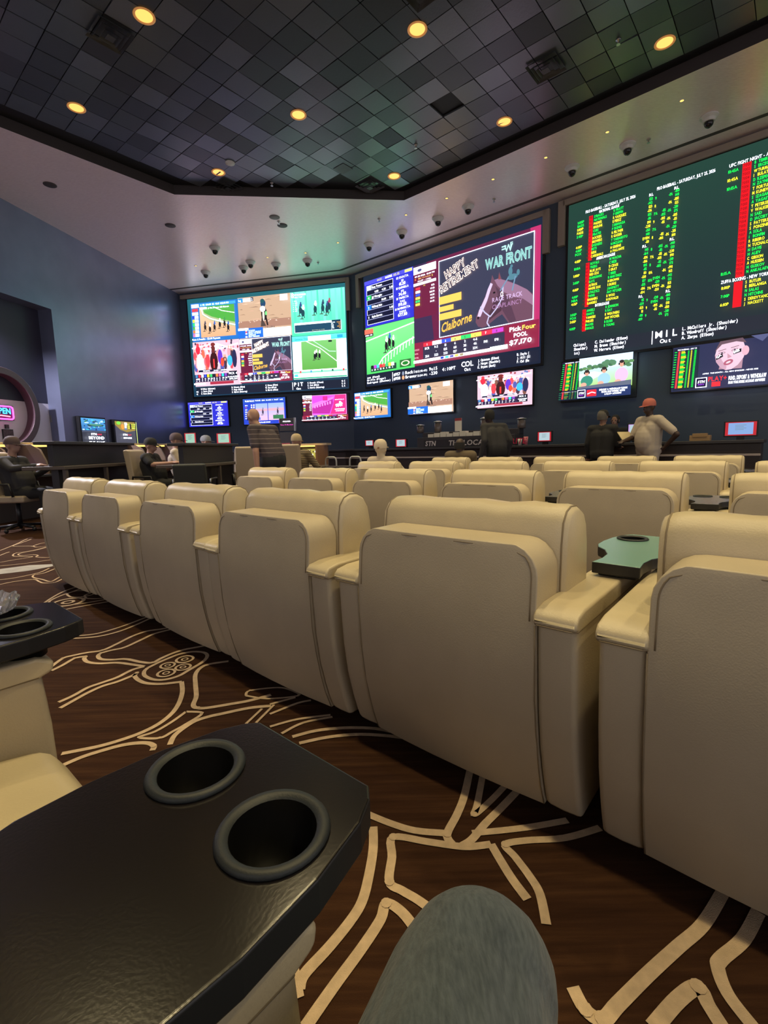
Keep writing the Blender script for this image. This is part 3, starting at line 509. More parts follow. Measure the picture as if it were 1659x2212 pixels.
def feed_video(c, x, z, w, h):           # turf race along a white rail
    c.grad(x, z, w, h, (70, 185, 90), (120, 215, 130)); c.line([(x, z+h*.72), (x+w, z+h*.90)], h*.02, (225, 240, 225)); c.poly([(x, z+h*.74), (x+w, z+h*.92), (x+w, z+h), (x, z+h)], (95, 200, 110))
    c.line([(x+w*.27, z+h*.17), (x+w*.36, z+h*.30), (x+w*.55, z+h*.42), (x+w*.8, z+h*.53), (x+w, z+h*.60)], h*.025, (235, 242, 240))
    for i in range(12): X = x+w*(.30+i*.062); b = .18+.44*(i/11)**.75; c.line([(X, z+h*b), (X-w*.012, z+h*(b-.14))], h*.014, (225, 238, 232))
    for a, b, s_ in ((.45, .40, 1), (.52, .46, 1.0), (.60, .44, .85)): runner(c, x+w*a, z+h*b, h*.34*s_, (25, 22, 28), ((225, 228, 235), (50, 90, 170), (200, 190, 190))[int(a*20) % 3])
    c.rect(x, z+h*.86, w*.19, h*.10, (225, 100, 80)); c.rect(x, z+h*.80, w*.19, h*.06, (25, 25, 30)); c.text(x+w*.02, z+h*.815, h*.03, 'RTRN  1 7/8', W_, w=w*.15)
    c.rect(x+w*.12, z+h*.03, w*.54, h*.12, (25, 60, 45))
    for i, col in enumerate(((30, 30, 30), (170, 60, 190), (70, 200, 210), (215, 50, 60), (225, 80, 70), (60, 180, 110), (232, 224, 80), (228, 230, 235))): c.rect(x+w*(.125+i*.063), z+h*.10, w*.055, h*.07, col); c.text(x+w*(.15+i*.063), z+h*.055, h*.035, ('8', '28', '4', '52', '16', '6', '85', '6')[i], W_, align=1)
    c.rect(x+w*.74, z+h*.03, w*.22, h*.15, (40, 95, 45)); c.disc(x+w*.85, z+h*.105, w*.085, h*.055, (220, 225, 190)); c.disc(x+w*.85, z+h*.105, w*.06, h*.036, (30, 110, 40))
# ------------------------------------------------------------------ three big video walls
def wallthing(name, label, cat, org, rz, x0, x1, z0, z1, d=.06, group=None):
    t = thing(name, label, cat, org, rz, group)
    MB().box(x0-.05, x1+.05, -d, -.002, z0-.05, z1+.05).build('housing', black, t, bevel=.008)
    return t
TY = .064
def pic(fn, t, name, x, z, w, h, y=-TY):
    c = Cv(); fn(c, 0, 0, w, h); return c.build(name, t, (x, y, z))
M6 = .66
led = wallthing('video_wall', 'large video wall of six horse-racing feeds on the far left facet', 'video wall', CORN, A1, -5.47, -.10, 2.92, 6.0)
pic(lambda c, x, z, w, h: c.grad(x, z, w, h, (20, 48, 70), (26, 84, 94)), led, 'screen_glow', -5.47, 2.92, 5.37, 3.08, -.061)
for k, (fn, x, z, w, h) in enumerate(((feed_turn, -5.36, 4.66, 1.68, 1.20), (feed_dirt, -3.67, 4.63, 1.79, 1.25), (feed_teal, -1.88, 4.58, 1.75, 1.30), (feed_crowd, -5.38, 3.24, 1.68, 1.41), (feed_promo, -3.69, 3.25, 1.79, 1.37), (feed_turf, -1.89, 3.28, 1.76, 1.29))):
    pic(fn, led, 'race_feed', x, z, w, h)
def tick1(c, x, z, w, h):
    c.rect(x, z, w, h, (20, 26, 42))
    for X, L in ((.0, ('', 'ms)', 'w)')), (.18, ('W. Wilner (Abdominal)', 'J. Steele (Elbow)', 'B. Brown (Neck)')), (1.30, ('D. Palencia (Elbow)', 'P. Hodge (Elbow)', 'E. Cabrera (Hamstring)')), (2.50, ('C. Horton (Elbow)', 'W. Shaw (Wrist)', 'R. Martin (Elbow)')), (3.93, ('C. Devenski (Illness)', 'E. Sisk (Elbow)', 'S. Horwitz (Hamstring)')), (5.05, ('O. C', 'K. G', 'E. R'))):
        for i, tx in enumerate(L): c.text(X, z+h*(.70-i*.30), .052, tx, W_, mono=M6, sx=.72 if X else .7)
    c.rect(3.42, z+.01, .012, h-.02, W_); c.text(3.46, z+h*.46, .12, 'PIT', W_, mono=.9); c.text(3.56, z+.01, .065, 'Out', W_, mono=.75)
pic(tick1, led, 'injury_ticker', -5.36, 2.955, 5.24, .25)
led = wallthing('video_wall', 'large video wall with retirement advertisement and horse head in the middle', 'video wall', ST(0, 11), A2, -9.98, -4.62, 2.90, 6.0)
pic(lambda c, x, z, w, h: c.grad(x, z, w, h, (16, 24, 42), (18, 28, 46)), led, 'screen_glow', -9.98, 2.90, 5.36, 3.1, -.061)
pic(results, led, 'payout_board', -9.94, 4.57, 1.77, 1.28); pic(feed_video, led, 'turf_race_feed', -9.94, 3.25, 1.77, 1.31); pic(midcol, led, 'race_column', -8.16, 4.50, .72, 1.30)
pic(lambda c, x, z, w, h: c.rect(x, z, w, h, (88, 26, 56)).poly([(0, 0), (w*.2, 0), (w*.12, h), (0, h)], (50, 36, 66)).poly([(w*.93, h), (w, h), (w, 0), (w*.97, 0)], (160, 40, 90)), led, 'maroon_backdrop', -8.16, 3.27, 3.5, 2.58, -.0625)
pic(ad, led, 'farm_advertisement', -7.34, 3.88, 2.55, 1.88, -.068); pic(odds, led, 'pool_odds_table', -8.16, 3.27, 3.49, .60, -.068)
def tick2(c, x, z, w, h):
    c.rect(x, z, w, h, (22, 26, 42))
    for i, tx in enumerate(('aut (Hand)', 'Griffin (Finger)', 'Rodriguez (Gluteus)')): c.text(0, z+h*(.70-i*.30), .052, tx, W_, mono=M6, w=(.5, .72, .9)[i])
    c.rect(.97, z, .012, h, W_); c.text(1.02, z+h*.56, .082, '#957', W_, mono=.72); c.text(1.02, z+h*.10, .082, '#958', W_, mono=.72); c.disc(1.36, z+h*.70, .04, .055, (120, 130, 150)); c.disc(1.36, z+h*.24, .045, .055, (215, 150, 110))
    c.text(1.44, z+h*.56, .085, 'Rockies', W_, mono=.8); c.text(1.92, z+h*.58, .05, '(42-63)', W_, mono=.75); c.text(2.24, z+h*.56, .085, '9u15', W_, mono=.8); c.text(1.44, z+h*.10, .085, 'Brewers', W_, mono=.8); c.text(1.92, z+h*.12, .05, '(64-39)', W_, mono=.75); c.text(2.24, z+h*.10, .085, '-230', W_, mono=.8); c.text(2.66, z+h*.32, .085, '4:10PT', W_, mono=.8)
    c.text(3.24, z+h*.44, .13, 'COL', W_, mono=.95); c.text(3.34, z+.0, .075, 'Out', W_, mono=.8)
    for X, L in ((3.72, ('J. Quintana (Elbow)', 'J. Herget (Shoulder)', 'K. Bryant (Back)')), (4.75, ('B. Doyle (', 'J. Hill (Sl', 'P. Ohl (Re'))):
        for i, tx in enumerate(L): c.text(X, z+h*(.72-i*.33), .058, tx, W_, mono=M6, sx=.78)
pic(tick2, led, 'score_ticker', -9.93, 2.955, 5.26, .25)
led = wallthing('video_wall', 'large green odds board of baseball and fight lines on the right', 'video wall', ST(0, 11), A2, -4.06, 1.3, 2.90, 6.04)
pic(lambda c, x, z, w, h: c.grad(x, z, w, h, (22, 30, 38), (24, 52, 44)), led, 'screen_glow', -4.06, 2.90, 5.36, 3.14, -.061)
RD = (190, 14, 26)
NLt = "D'BACKS NATIONALS PADRES MARLINS CUBS PIRATES ROCKIES BREWERS DODGERS METS REDS CARDINALS".split()
ALt = ['ROYALS', 'TIGERS', 'BLUE JAYS', 'RED SOX', 'GUARDIANS', 'RAYS', 'ASTROS', 'WHITE SOX', 'ATHLETICS', 'TWINS', 'MARINERS', 'RANGERS']
ILt = ['ANGELS', 'GIANTS', 'YANKEES', 'PHILLIES', 'BRAVES', 'ORIOLES']
PT = 'K PRATT,F GRIFFIN,R VASQUEZ,E PEREZ,S IMANAGA,P SKENES,R FELTNER,R GASSER,T YAMAMOTO,N MCLEAN,H GREENE,A PALLANTE,M WACHA,C MIZE,D CEASE,S GRAY,T BIBEE,R MARTINEZ,H BROWN,S BURKE,J BARNETT,ANY PITCHER,B WOO,N EOVALDI,R JOHNSON,R RAY,R WEATHERS,ANY PITCHER,B ELDER,B YOUNG'.split(',')
ML = '125 -142 123 -136 105 -116 190 -230 -150 140 EVEN -110 145 -164 -106 -106 105 -115 110 -120 137 -155 -106 -104 115 -129 -125 111 -101 -109'.split()
TO = '9,,8,,7½,,9,,7½,,8,,8,,7½,,8,,8½,,10½,,7½,,9,,9,,9,'.split(',')
OV = ',,,,-115,-105,-105,-115,,,-115,-105,-105,-115,-115,-105,-115,-105,,,EVEN,-120,EVEN,-120,-120,EVEN,-105,-115,,'.split(',')
RL = '-160 140 -180 155 -210 175 -105 -115 110 -130 -215 180 -140 120 -230 190 -210 175 -190 165 -145 125 155 -180 -180 155 130 -150 -210 175'.split()
TM = {0: '1:05P', 1: 'BACKS', 2: '1:10P', 3: 'PADS', 4: '3:40P', 7: '4:10P', 8: '4:15P', 9: 'FOX', 11: '4:15P', 12: '10:10A', 14: '1:10P', 16: '3:10P', 18: '4:10P', 20: '4:10P', 21: 'NBA', 22: '4:15P', 24: '1:05P', 25: 'FOX', 26: '3:05P', 28: '4:05P'}
def board1(c, x, z, w, h):
    def S(s_): return s_+4.06
    c.text(S(-3.71), z+2.84, .056, 'PRO BASEBALL - SATURDAY, JULY 25, 2026', W_, w=.94)
    c.text(S(-3.44), z+2.765, .055, 'NATIONAL LEAGUE', W_, w=.38); c.text(S(-2.40), z+2.84, .056, 'PRO BASEBALL - SATURDAY, JULY 25, 2026', W_, w=.92)
    zz = z+2.70; k = 0; p = .0725
    for head, teams in (('', NLt), ('AMERICAN LEAGUE', ALt), ('INTERLEAGUE', ILt)):
        if head: c.text(S(-3.25), zz, .055, head, W_, w=.36 if 'A' == head[0] else .27, align=1); c.text(S(-2.54), zz, .05, 'RL', W_, align=1); c.text(S(-2.08), zz, .05, 'RL', W_, align=1); zz -= p
        else: c.text(S(-2.49), zz+.075, .05, 'RL', W_, align=1); c.text(S(-2.07), zz+.055, .05, 'RL', W_, align=1)
        c.rect(S(-3.635), zz-p*(len(teams)-1)-.012, .075, p*len(teams), RD)
        for i, tm in enumerate(teams):
            col = GR if (k//2) % 2 == 0 else YE; dx = -.0008*k
            c.text(S(-3.625)+dx, zz, .045, str(951+k), (110, 8, 14), w=.055)
            if k in TM: c.text(S(-3.73)+dx, zz-.03, .05, TM[k], col, w=.13, align=2)
            c.text(S(-3.53)+dx, zz, .050, tm, col, sx=.62); c.text(S(-3.16)+dx, zz, .050, PT[k], col, sx=.62); c.text(S(-2.46)+dx, zz, .050, ML[k], col, sx=.7, align=2); c.text(S(-2.42)+dx, zz-.02, .050, TO[k], col, sx=.7); c.text(S(-2.22)+dx, zz, .050, OV[k], col, sx=.7, align=2)
            if k % 2 == 0: c.text(S(-2.13)+dx, zz-.03, .050, '-1½', col, sx=.7, align=2)
            c.text(S(-2.02)+dx, zz, .050, RL[k], col, sx=.7, align=2); zz -= p; k += 1
pic(board1, led, 'baseball_lines', -4.06, 2.94, 5.3, 3.0)
UF = 'B TEMIROV,S ERCEG,W TURMAN,I BULATOV,D RZEPECKI,N ZAYNUKOV,T FORTUNE,M KUNIEV,S IZAGAKHMAEV,A YAGAEV,T PETERSEN,V WALKER,N SAID,D JACOBY,S PATTERSON,S PONZINIBBIO,A SOLA,I BONFIM,R RIBEIRO,N TUCHALOV,N DAVIS,N ALIEV,C GIBSON,A HUSSEIN,N GUSKOV,N ANKALAEV'.split(',')
BX = 'S BUTLER,E BERLANGA,N SALAS,N HITCHINS,S DEREVYANCHENKO,J HACKETT'.split(',')
def board2(c, x, z, w, h):
    c.text(0, z+2.83, .056, 'UFC FIGHT NIGHT - ABU DHABI', W_, w=.80); zz = z+2.765; p = .0715
    c.rect(.19, zz-p*25-.012, .125, p*26, RD)
    for k, tx in enumerate(UF):
        col = GR if (k//2) % 2 == 0 else YE; c.text(.355, zz, .050, tx.split()[0], col, sx=.62); c.text(.41, zz, .050, tx.split()[1], col, sx=.66); c.text(.20, zz, .045, str(7001+k), (110, 8, 14), w=.10)
        if k in (0, 2, 4, 24): c.text(.14, zz-.03, .05, {0: '10:45A', 2: '10:45A', 4: '10:15A', 24: '11:15A'}[k], col, w=.15, align=2)
        c.text(1.15, zz, .050, ('-%d' if k % 3 else '+%d') % (110+k*15), col, sx=.62); zz -= p
    zz -= .03; c.text(0, zz, .056, 'ZUFFA BOXING - NEW YORK CITY', W_, w=.80); zz -= p
    c.rect(.19, zz-p*5-.012, .125, p*6, RD)
    for k, tx in enumerate(BX):
        col = YE if (k//2) % 2 == 0 else GR; c.text(.355, zz, .050, tx.split()[0], col, sx=.62); c.text(.41, zz, .050, tx.split()[1], col, sx=.66)
        if k % 2 == 0: c.text(.14, zz-.03, .05, ('8:00P', '7:00P', '6:10P')[k//2], col, w=.13, align=2)
        zz -= p
pic(board2, led, 'fight_lines', -1.28, 2.94, 2.5, 3.0)
def tick3(c, x, z, w, h):
    c.rect(x, z, w, h, (26, 30, 40))
    for X, L in ((.0, ('Oblique)', 'Shoulder)', 'ist)')), (.44, ('C. Dollander (Elbow)', 'M. Brown (Shoulder)', 'W. Herrera (Elbow)')), (2.02, ('L. McCullers Jr. (Shoulder)', 'B. Woodruff (Shoulder)', 'A. Zerpa (Elbow)')), (3.6, ('R. Ortiz (Back)', 'J. Perkins (Knee)', 'C. Mears (Elbow)'))):
        for i, tx in enumerate(L): c.text(X, z+h*(.72-i*.33), .060, tx, W_, mono=M6, sx=.80)
    c.rect(1.51, z, .012, h, W_); c.text(1.56, z+h*.42, .13, 'MIL', W_, mono=1.05); c.text(1.66, z, .075, 'Out', W_, mono=.85)
pic(tick3, led, 'injury_ticker', -3.88, 2.965, 5.1, .25)
# ------------------------------------------------------------------ the row of televisions underneath
def tv(label, fn, org, rz, x0, x1, z0, z1, d=.07):
    t = thing('television', label, 'television', org, rz, 'wall televisions below the video walls')
    MB().box(x0-.025, x1+.025, -d, -.002, z0-.03, z1+.025).build('bezel', black, t, bevel=.006)
    MB().box((x0+x1)/2-.2, (x0+x1)/2+.2, -.03, .0, (z0+z1)/2-.1, (z0+z1)/2+.1).build('wall_mount', black, t)
    pic(fn, t, 'screen', x0, z0, x1-x0, z1-z0, -d-.002); return t
def feed_split(c, x, z, w, h):
    c.rect(x, z, w, h, (35, 60, 175)); c.rect(x, z+h*.84, w, h*.16, (40, 75, 165)); c.text(x+w*.05, z+h*.88, h*.06, 'TURFWAY', W_); c.text(x+w*.3, z+h*.9, h*.045, 'PURSE  $24  RACE 4  FAST  1:48', W_, w=w*.65)
    for i, (a, b) in enumerate(((.3, .28), (.6, .37))): c.grad(x+w*a, z+h*.14, w*b, h*.66, (205, 165, 185), (130, 160, 220)); c.rect(x+w*a, z+h*.5, w*b, h*.10, (200, 150, 165)); runner(c, x+w*(a+b*.6), z+h*.35, h*.3, (60, 50, 70), (110, 110, 140))
    for i in range(7): c.rect(x+w*.2, z+h*(.72-i*.085), w*.025, h*.05, W_); c.rect(x+w*.255, z+h*(.72-i*.085), w*.03, h*.05, W_); c.text(x+w*.06, z+h*(.72-i*.085), h*.04, ('EXA', 'TRI', 'SUP', 'DBL', 'P3', 'P4', 'P5')[i], (240, 90, 110) if i == 1 else W_)
    c.rect(x+w*.72, z+h*.18, w*.24, h*.15, (50, 105, 70)); c.rect(x+w*.3, z+h*.16, w*.12, h*.1, (60, 100, 230)); c.rect(x+w*.85, z+h*.02, w*.15, h*.1, (225, 90, 150)); c.text(x+w*.35, z+h*.04, h*.045, 'WIN PLACE SHOW', W_)
def feed_pink(c, x, z, w, h):
    midcol(c, x, z+h*.2, w*.21, h*.8); X, Z, w2, h2 = x+w*.22, z+h*.22, w*.75, h*.76
    c.rect(X, Z, w2, h2, (190, 70, 205)); c.poly([(X, Z+h2*.1), (X+w2*.5, Z+h2*.05), (X+w2*.62, Z+h2*.6), (X+w2*.6, Z+h2*.85), (X, Z+h2*.35)], (165, 40, 140)); c.poly([(X, Z+h2*.38), (X+w2*.6, Z+h2*.78), (X+w2*.66, Z+h2*.92), (X, Z+h2*.58)], (215, 110, 215))
    for i in range(7): c.rect(X+w2*(.06+i*.075), Z+h2*(.36+i*.03), w2*.04, h2*.14, (220, 130, 220))
    c.poly([(X+w2*.52, Z), (X+w2, Z), (X+w2, Z+h2), (X+w2*.68, Z+h2), (X+w2*.62, Z+h2*.5)], (212, 45, 120)); c.rect(X+w2*.32, Z+h2*.72, w2*.14, h2*.22, (190, 40, 130))
    for q in ((.72, .50, .08, .035), (.80, .53, .04, .07), (.77, .60, .03, .06), (.66, .47, .03, .03)): c.disc(X+w2*q[0]+w2*.05, Z+h2*q[1], w2*q[2], h2*q[3], W_)
    for a, b in ((.70, .38), (.76, .37), (.83, .39), (.88, .42)): c.line([(X+w2*.80, Z+h2*.5), (X+w2*a, Z+h2*b)], w2*.018, W_)
    c.text(X+w2*.81, Z+h2*.72, h2*.05, 'MONTICELLO', (250, 190, 220), w=w2*.26, align=1); c.text(X+w2*.81, Z+h2*.23, h2*.06, 'HAWTHORNE', W_, w=w2*.28, align=1, bold=1); c.text(X+w2*.81, Z+h2*.15, h2*.045, 'RACECOURSE', W_, w=w2*.24, align=1)
    c.frame(X, Z, w2, h2, w*.006, (240, 180, 220)); odds(c, x, z, w, h*.21)
def mini_board(c, x, z, w, h, n=26):
    c.rect(x, z, w, h, (18, 26, 46)); c.text(x+w*.15, z+h*.95, h*.03, 'PRO BASEBALL - JULY 25', W_, w=w*.75)
    for i in range(n):
        col = GR if (i//2) % 2 else YE; Z = z+h*(.905-i*.9/n)
        if i % 2 == 0: c.rect(x+w*.03, Z, w*.10, h*.02, GR)
        c.rect(x+w*.18, Z-h*.004, w*.08, h*.9/n, (190, 50, 55)); c.rect(x+w*.3, Z, w*(.14+.07*RNG.random()), h*.020, col); c.rect(x+w*.56, Z, w*.06, h*.018, GR); c.rect(x+w*.68, Z, w*.05, h*.018, YE); c.rect(x+w*.82, Z, w*.08, h*.018, GR)
def logo(c, x, z, s_, play=0):
    c.rect(x, z, s_, s_, (225, 228, 250)); c.rect(x+s_*.07, z+s_*.07, s_*.86, s_*.86, (18, 14, 46)); c.text(x+s_*.5, z+s_*.46, s_*.26, 'STN', W_, w=s_*.62, align=1, bold=1, shear=.2); c.text(x+s_*.5, z+s_*.25, s_*.12, 'SPORTS', (170, 70, 240), w=s_*.55, align=1, bold=1)
def feed_golf(c, x, z, w, h):
    mini_board(c, x, z+h*.22, w*.29, h*.78); mini_board(c, x, z, w*.29, h*.21, 7); X, Z, w2, h2 = x+w*.3, z+h*.23, w*.7, h*.77
    c.grad(X, Z, w2, h2, (150, 190, 90), (185, 210, 240)); c.rect(X, Z+h2*.62, w2, h2*.38, (190, 212, 240)); c.poly([(X, Z+h2*.5), (X+w2*.3, Z+h2*.55), (X+w2*.5, Z+h2*.45), (X+w2*.2, Z+h2*.25), (X, Z+h2*.3)], (195, 215, 230))
    for i in range(26): c.disc(X+w2*(.02+.96*RNG.random()), Z+h2*(.62+.12*RNG.random()), w2*.05, h2*.05, RNG.choice(((70, 110, 75), (85, 125, 80), (60, 95, 70))))
    for i in range(8): c.disc(X+w2*(.42+.25*RNG.random()), Z+h2*(.72+.1*RNG.random()), w2*.05, h2*.06, (75, 115, 85))
    for a, sh, k in ((.17, (50, 125, 105), .85), (.50, (140, 180, 225), .9), (.82, (205, 165, 205), 1.12)):
        px = X+w2*a; c.disc(px, Z+h2*.30*k, w2*.12, h2*.20*k, sh); c.disc(px-w2*.06, Z+h2*.14, w2*.06, h2*.07, (200, 150, 130)); c.disc(px, Z+h2*.60*k, w2*.042, h2*.095, (190, 140, 120)); c.disc(px, Z+h2*.66*k, w2*.044, h2*.05, (40, 35, 35)); c.disc(px-w2*.045, Z+h2*.60*k, w2*.013, h2*.04, (15, 15, 18)); c.disc(px+w2*.045, Z+h2*.60*k, w2*.013, h2*.04, (15, 15, 18))
    c.poly([(X, Z), (X+w2, Z), (X+w2, Z+h2*.16), (X, Z+h2*.08)], (85, 92, 110)); c.rect(x+w*.3, z, w*.7, h*.24, (30, 45, 88)); logo(c, x+w*.30, z+h*.02, w*.11); c.rect(x+w*.43, z+h*.04, w*.13, h*.16, (205, 35, 50)); c.line([(x+w*.44, z+h*.10), (x+w*.5, z+h*.14), (x+w*.55, z+h*.11)], h*.02, (245, 200, 210))
    for i, tx in enumerate(('DEPOSIT & WITHDRAW FUNDS', 'FROM ANYWHERE WITH', 'A PLAY+ ACCOUNT')): c.text(x+w*.78, z+h*(.155-i*.055), h*.042, tx, W_, w=w*(.36, .30, .22)[i], align=1, bold=1)
def feed_face(c, x, z, w, h):
    c.rect(x, z, w, h, (34, 38, 66)); mini_board(c, x+w*.01, z+h*.02, w*.28, h*.95, 30)
    F = (x+w*.62, z+h*.66)
    c.poly([(F[0]-w*.10, F[1]-h*.28), (F[0]+w*.13, F[1]-h*.30), (F[0]+w*.14, F[1]+h*.1), (F[0]-w*.05, F[1]+h*.1)], (150, 115, 130)); c.poly([(F[0]+w*q[0], F[1]+h*q[1]) for q in ((-.13, .16), (-.145, .02), (-.13, -.12), (-.085, -.24), (-.03, -.31), (.03, -.30), (.09, -.22), (.14, -.08), (.16, .08), (.13, .24), (.06, .31), (-.05, .29), (-.10, .24))], (196, 166, 182)); c.poly([(F[0]+w*q[0], F[1]+h*q[1]) for q in ((-.145, .02), (-.13, -.12), (-.085, -.24), (-.03, -.31), (-.02, -.24), (-.07, -.10), (-.10, .04))], (170, 134, 152)); c.disc(F[0]+w*.155, F[1]+h*.06, w*.035, h*.10, (195, 150, 165)); c.poly([(F[0]-w*.15, F[1]+h*.10), (F[0]-w*.10, F[1]+h*.31), (F[0]+w*.12, F[1]+h*.33), (F[0]+w*.16, F[1]+h*.22), (F[0]+w*.06, F[1]+h*.27), (F[0]-w*.08, F[1]+h*.24)], (88, 66, 76))
    for a, b, r in ((-.075, .06, .1), (.05, .10, .3)): c.disc(F[0]+w*a, F[1]+h*b, w*.036, h*.026, (158, 118, 134), 12, r); c.disc(F[0]+w*a, F[1]+h*b, w*.024, h*.013, (182, 175, 188), 12, r); c.disc(F[0]+w*a, F[1]+h*b, w*.010, h*.014, (50, 45, 60)); c.line([(F[0]+w*(a-.038), F[1]+h*(b+.045)), (F[0]+w*(a+.04), F[1]+h*(b+.075))], h*.012, (96, 66, 74))
    c.poly([(F[0]-w*.02, F[1]+h*.04), (F[0]+w*.025, F[1]-h*.04), (F[0]-w*.015, F[1]-h*.07)], (170, 125, 140)); c.disc(F[0]-w*.005, F[1]-h*.15, w*.05, h*.055, (150, 80, 100), 14, .4); c.disc(F[0]-w*.005, F[1]-h*.15, w*.026, h*.020, (196, 180, 188), 12, .4)
    c.poly([(F[0]-w*.13, F[1]-h*.08), (F[0]-w*.06, F[1]-h*.02), (F[0]-w*.07, F[1]+h*.05), (F[0]-w*.13, F[1]-h*.01)], (14, 14, 22)); c.text(F[0]-w*.12, F[1]-h*.05, h*.05, 'GA', W_, bold=1, rot=.6); c.poly([(F[0]+w*.04, F[1]+h*.0), (F[0]+w*.115, F[1]+h*.04), (F[0]+w*.115, F[1]+h*.11), (F[0]+w*.04, F[1]+h*.07)], (14, 14, 22)); c.text(F[0]+w*.047, F[1]+h*.02, h*.05, 'BASEB', W_, bold=1, rot=.4, w=w*.06)
    c.text(x+w*.36, z+h*.30, h*.028, 'ASPIRE  THIS MONTH - ALL NEW EPISODES - NEVER MISS', W_, w=w*.55)
    logo(c, x+w*.29, z+h*.02, w*.12); c.text(x+w*.425, z+h*.14, h*.10, 'PLAY+', (225, 40, 50), w=w*.19, bold=1); c.rect(x+w*.46, z+h*.02, w*.09, h*.10, (215, 40, 50)); c.text(x+w*.63, z+h*.13, h*.085, 'FUND, DEPOSIT & WITHDRAW', W_, w=w*.36, bold=1); c.text(x+w*.63, z+h*.05, h*.055, 'FROM YOUR MOBILE ACCOUNT ANYWHERE', W_, w=w*.35, bold=1)
    c.poly([(x+w*.82, z+h*1.0), (x+w*1.0, z+h*1.0), (x+w*.93, z+h*.86)], (70, 75, 110))
tv('television with blue race payout board, leftmost below the left video wall', results, CORN, A1, -5.72, -4.25, 1.94, 2.74)
tv('television with two split horse feeds behind the man in the striped shirt', feed_split, CORN, A1, -3.70, -2.22, 1.95, 2.76)
tv('television showing pink racecourse advertisement below the left video wall', feed_pink, CORN, A1, -1.63, -.13, 1.98, 2.77)
tv('television showing horses rounding a turn, beside the wall corner', feed_turn, ST(0, 11), A2, -10.48, -9.05, 1.97, 2.76)
tv('television showing one rider coming over brown dirt', feed_dirt, ST(0, 11), A2, -8.37, -6.94, 1.985, 2.78)
tv('television showing a parade crowd with a white horse', feed_crowd, ST(0, 11), A2, -6.23, -4.80, 2.0, 2.79)
tv('television showing three golf commentators above the man in white', feed_golf, ST(0, 11), A2, -4.12, -2.64, 2.01, 2.84)
tv('television showing a close-up face with eye black beside an odds list', feed_face, ST(0, 11), A2, -1.99, -.52, 2.02, 2.84)
# portrait signs on the left wall
def sign_city(c, x, z, w, h):
    c.rect(x, z, w, h, (40, 42, 54)); c.grad(x, z+h*.79, w, h*.21, (40, 90, 150), (70, 140, 190)); c.rect(x, z+h*.765, w, h*.03, (60, 66, 84))
    for i in range(40): c.disc(x+w*(.05+.9*RNG.random()), z+h*(.80+.18*RNG.random()), w*(.02+.06*RNG.random()), h*.010, RNG.choice(((190, 225, 220), (60, 180, 200), (50, 105, 75), (30, 45, 85), (170, 205, 230))), 10)
    c.disc(x+w*.5, z+h*.885, w*.36, h*.022, (30, 60, 60)); c.disc(x+w*.5, z+h*.89, w*.28, h*.014, (70, 130, 110))
    c.text(x+w*.52, z+h*.715, h*.036, 'STN', W_, w=w*.24, align=2, bold=1); c.text(x+w*.55, z+h*.718, h*.024, 'BONUS', (225, 50, 80), w=w*.18, bold=1); c.text(x+w*.5, z+h*.645, h*.05, 'BEYOND', W_, w=w*.66, align=1, bold=1); c.text(x+w*.5, z+h*.56, h*.05, 'THE GAME', W_, w=w*.66, align=1, bold=1)
def sign_gold(c, x, z, w, h):
    c.rect(x, z, w, h, (62, 62, 74)); c.poly([(x, z+h), (x+w, z+h), (x+w, z+h*.84), (x+w*.55, z+h*.80), (x+w*.25, z+h*.84), (x, z+h*.93)], (130, 110, 50))
    for i in range(9):
        for j in range(3): c.rect(x+w*(.62+.038*i), z+h*(.87+.035*j), w*.026, h*.024, RNG.choice(((225, 215, 70), (200, 225, 90), (150, 190, 50))))
    c.disc(x+w*.12, z+h*.965, w*.10, h*.03, (110, 200, 60)); c.disc(x+w*.30, z+h*.90, w*.07, h*.05, (210, 130, 50)); c.disc(x+w*.45, z+h*.90, w*.05, h*.05, (215, 215, 220)); c.disc(x+w*.45, z+h*.86, w*.06, h*.02, (90, 110, 150)); c.rect(x+w*.66, z+h*.86, w*.08, h*.10, (30, 28, 26)); c.rect(x+w*.40, z+h*.93, w*.12, h*.05, (225, 225, 230))
    c.text(x+w*.50, z+h*.735, h*.034, 'STN', W_, w=w*.22, align=2, bold=1); c.text(x+w*.53, z+h*.738, h*.024, 'PLAY', (225, 60, 80), w=w*.18, bold=1); c.text(x+w*.5, z+h*.675, h*.03, 'REWARDS', W_, w=w*.42, align=1, bold=1); c.rect(x+w*.975, z, w*.025, h, (215, 235, 120))
# on the left wall, local x runs from the alcove towards the corner
RZL = DLa+math.pi
for lab, fn, a0, a1, z0, z1 in (('portrait digital sign with blue arena picture, nearer the neon', sign_city, 4.86, 4.06, .55, 1.98), ('portrait digital sign with yellow-green picture, nearer the corner', sign_gold, 3.70, 2.90, .55, 1.96)):
    t = thing('digital_sign', lab, 'sign', KL, RZL, 'digital signs on the left wall')
    MB().box(-a0-.05, -a1+.03, -.09, -.002, z0-.04, z1+.04).build('housing', black, t, bevel=.006); pic(fn, t, 'screen', -a0, z0, a0-a1, z1-z0, -.092)
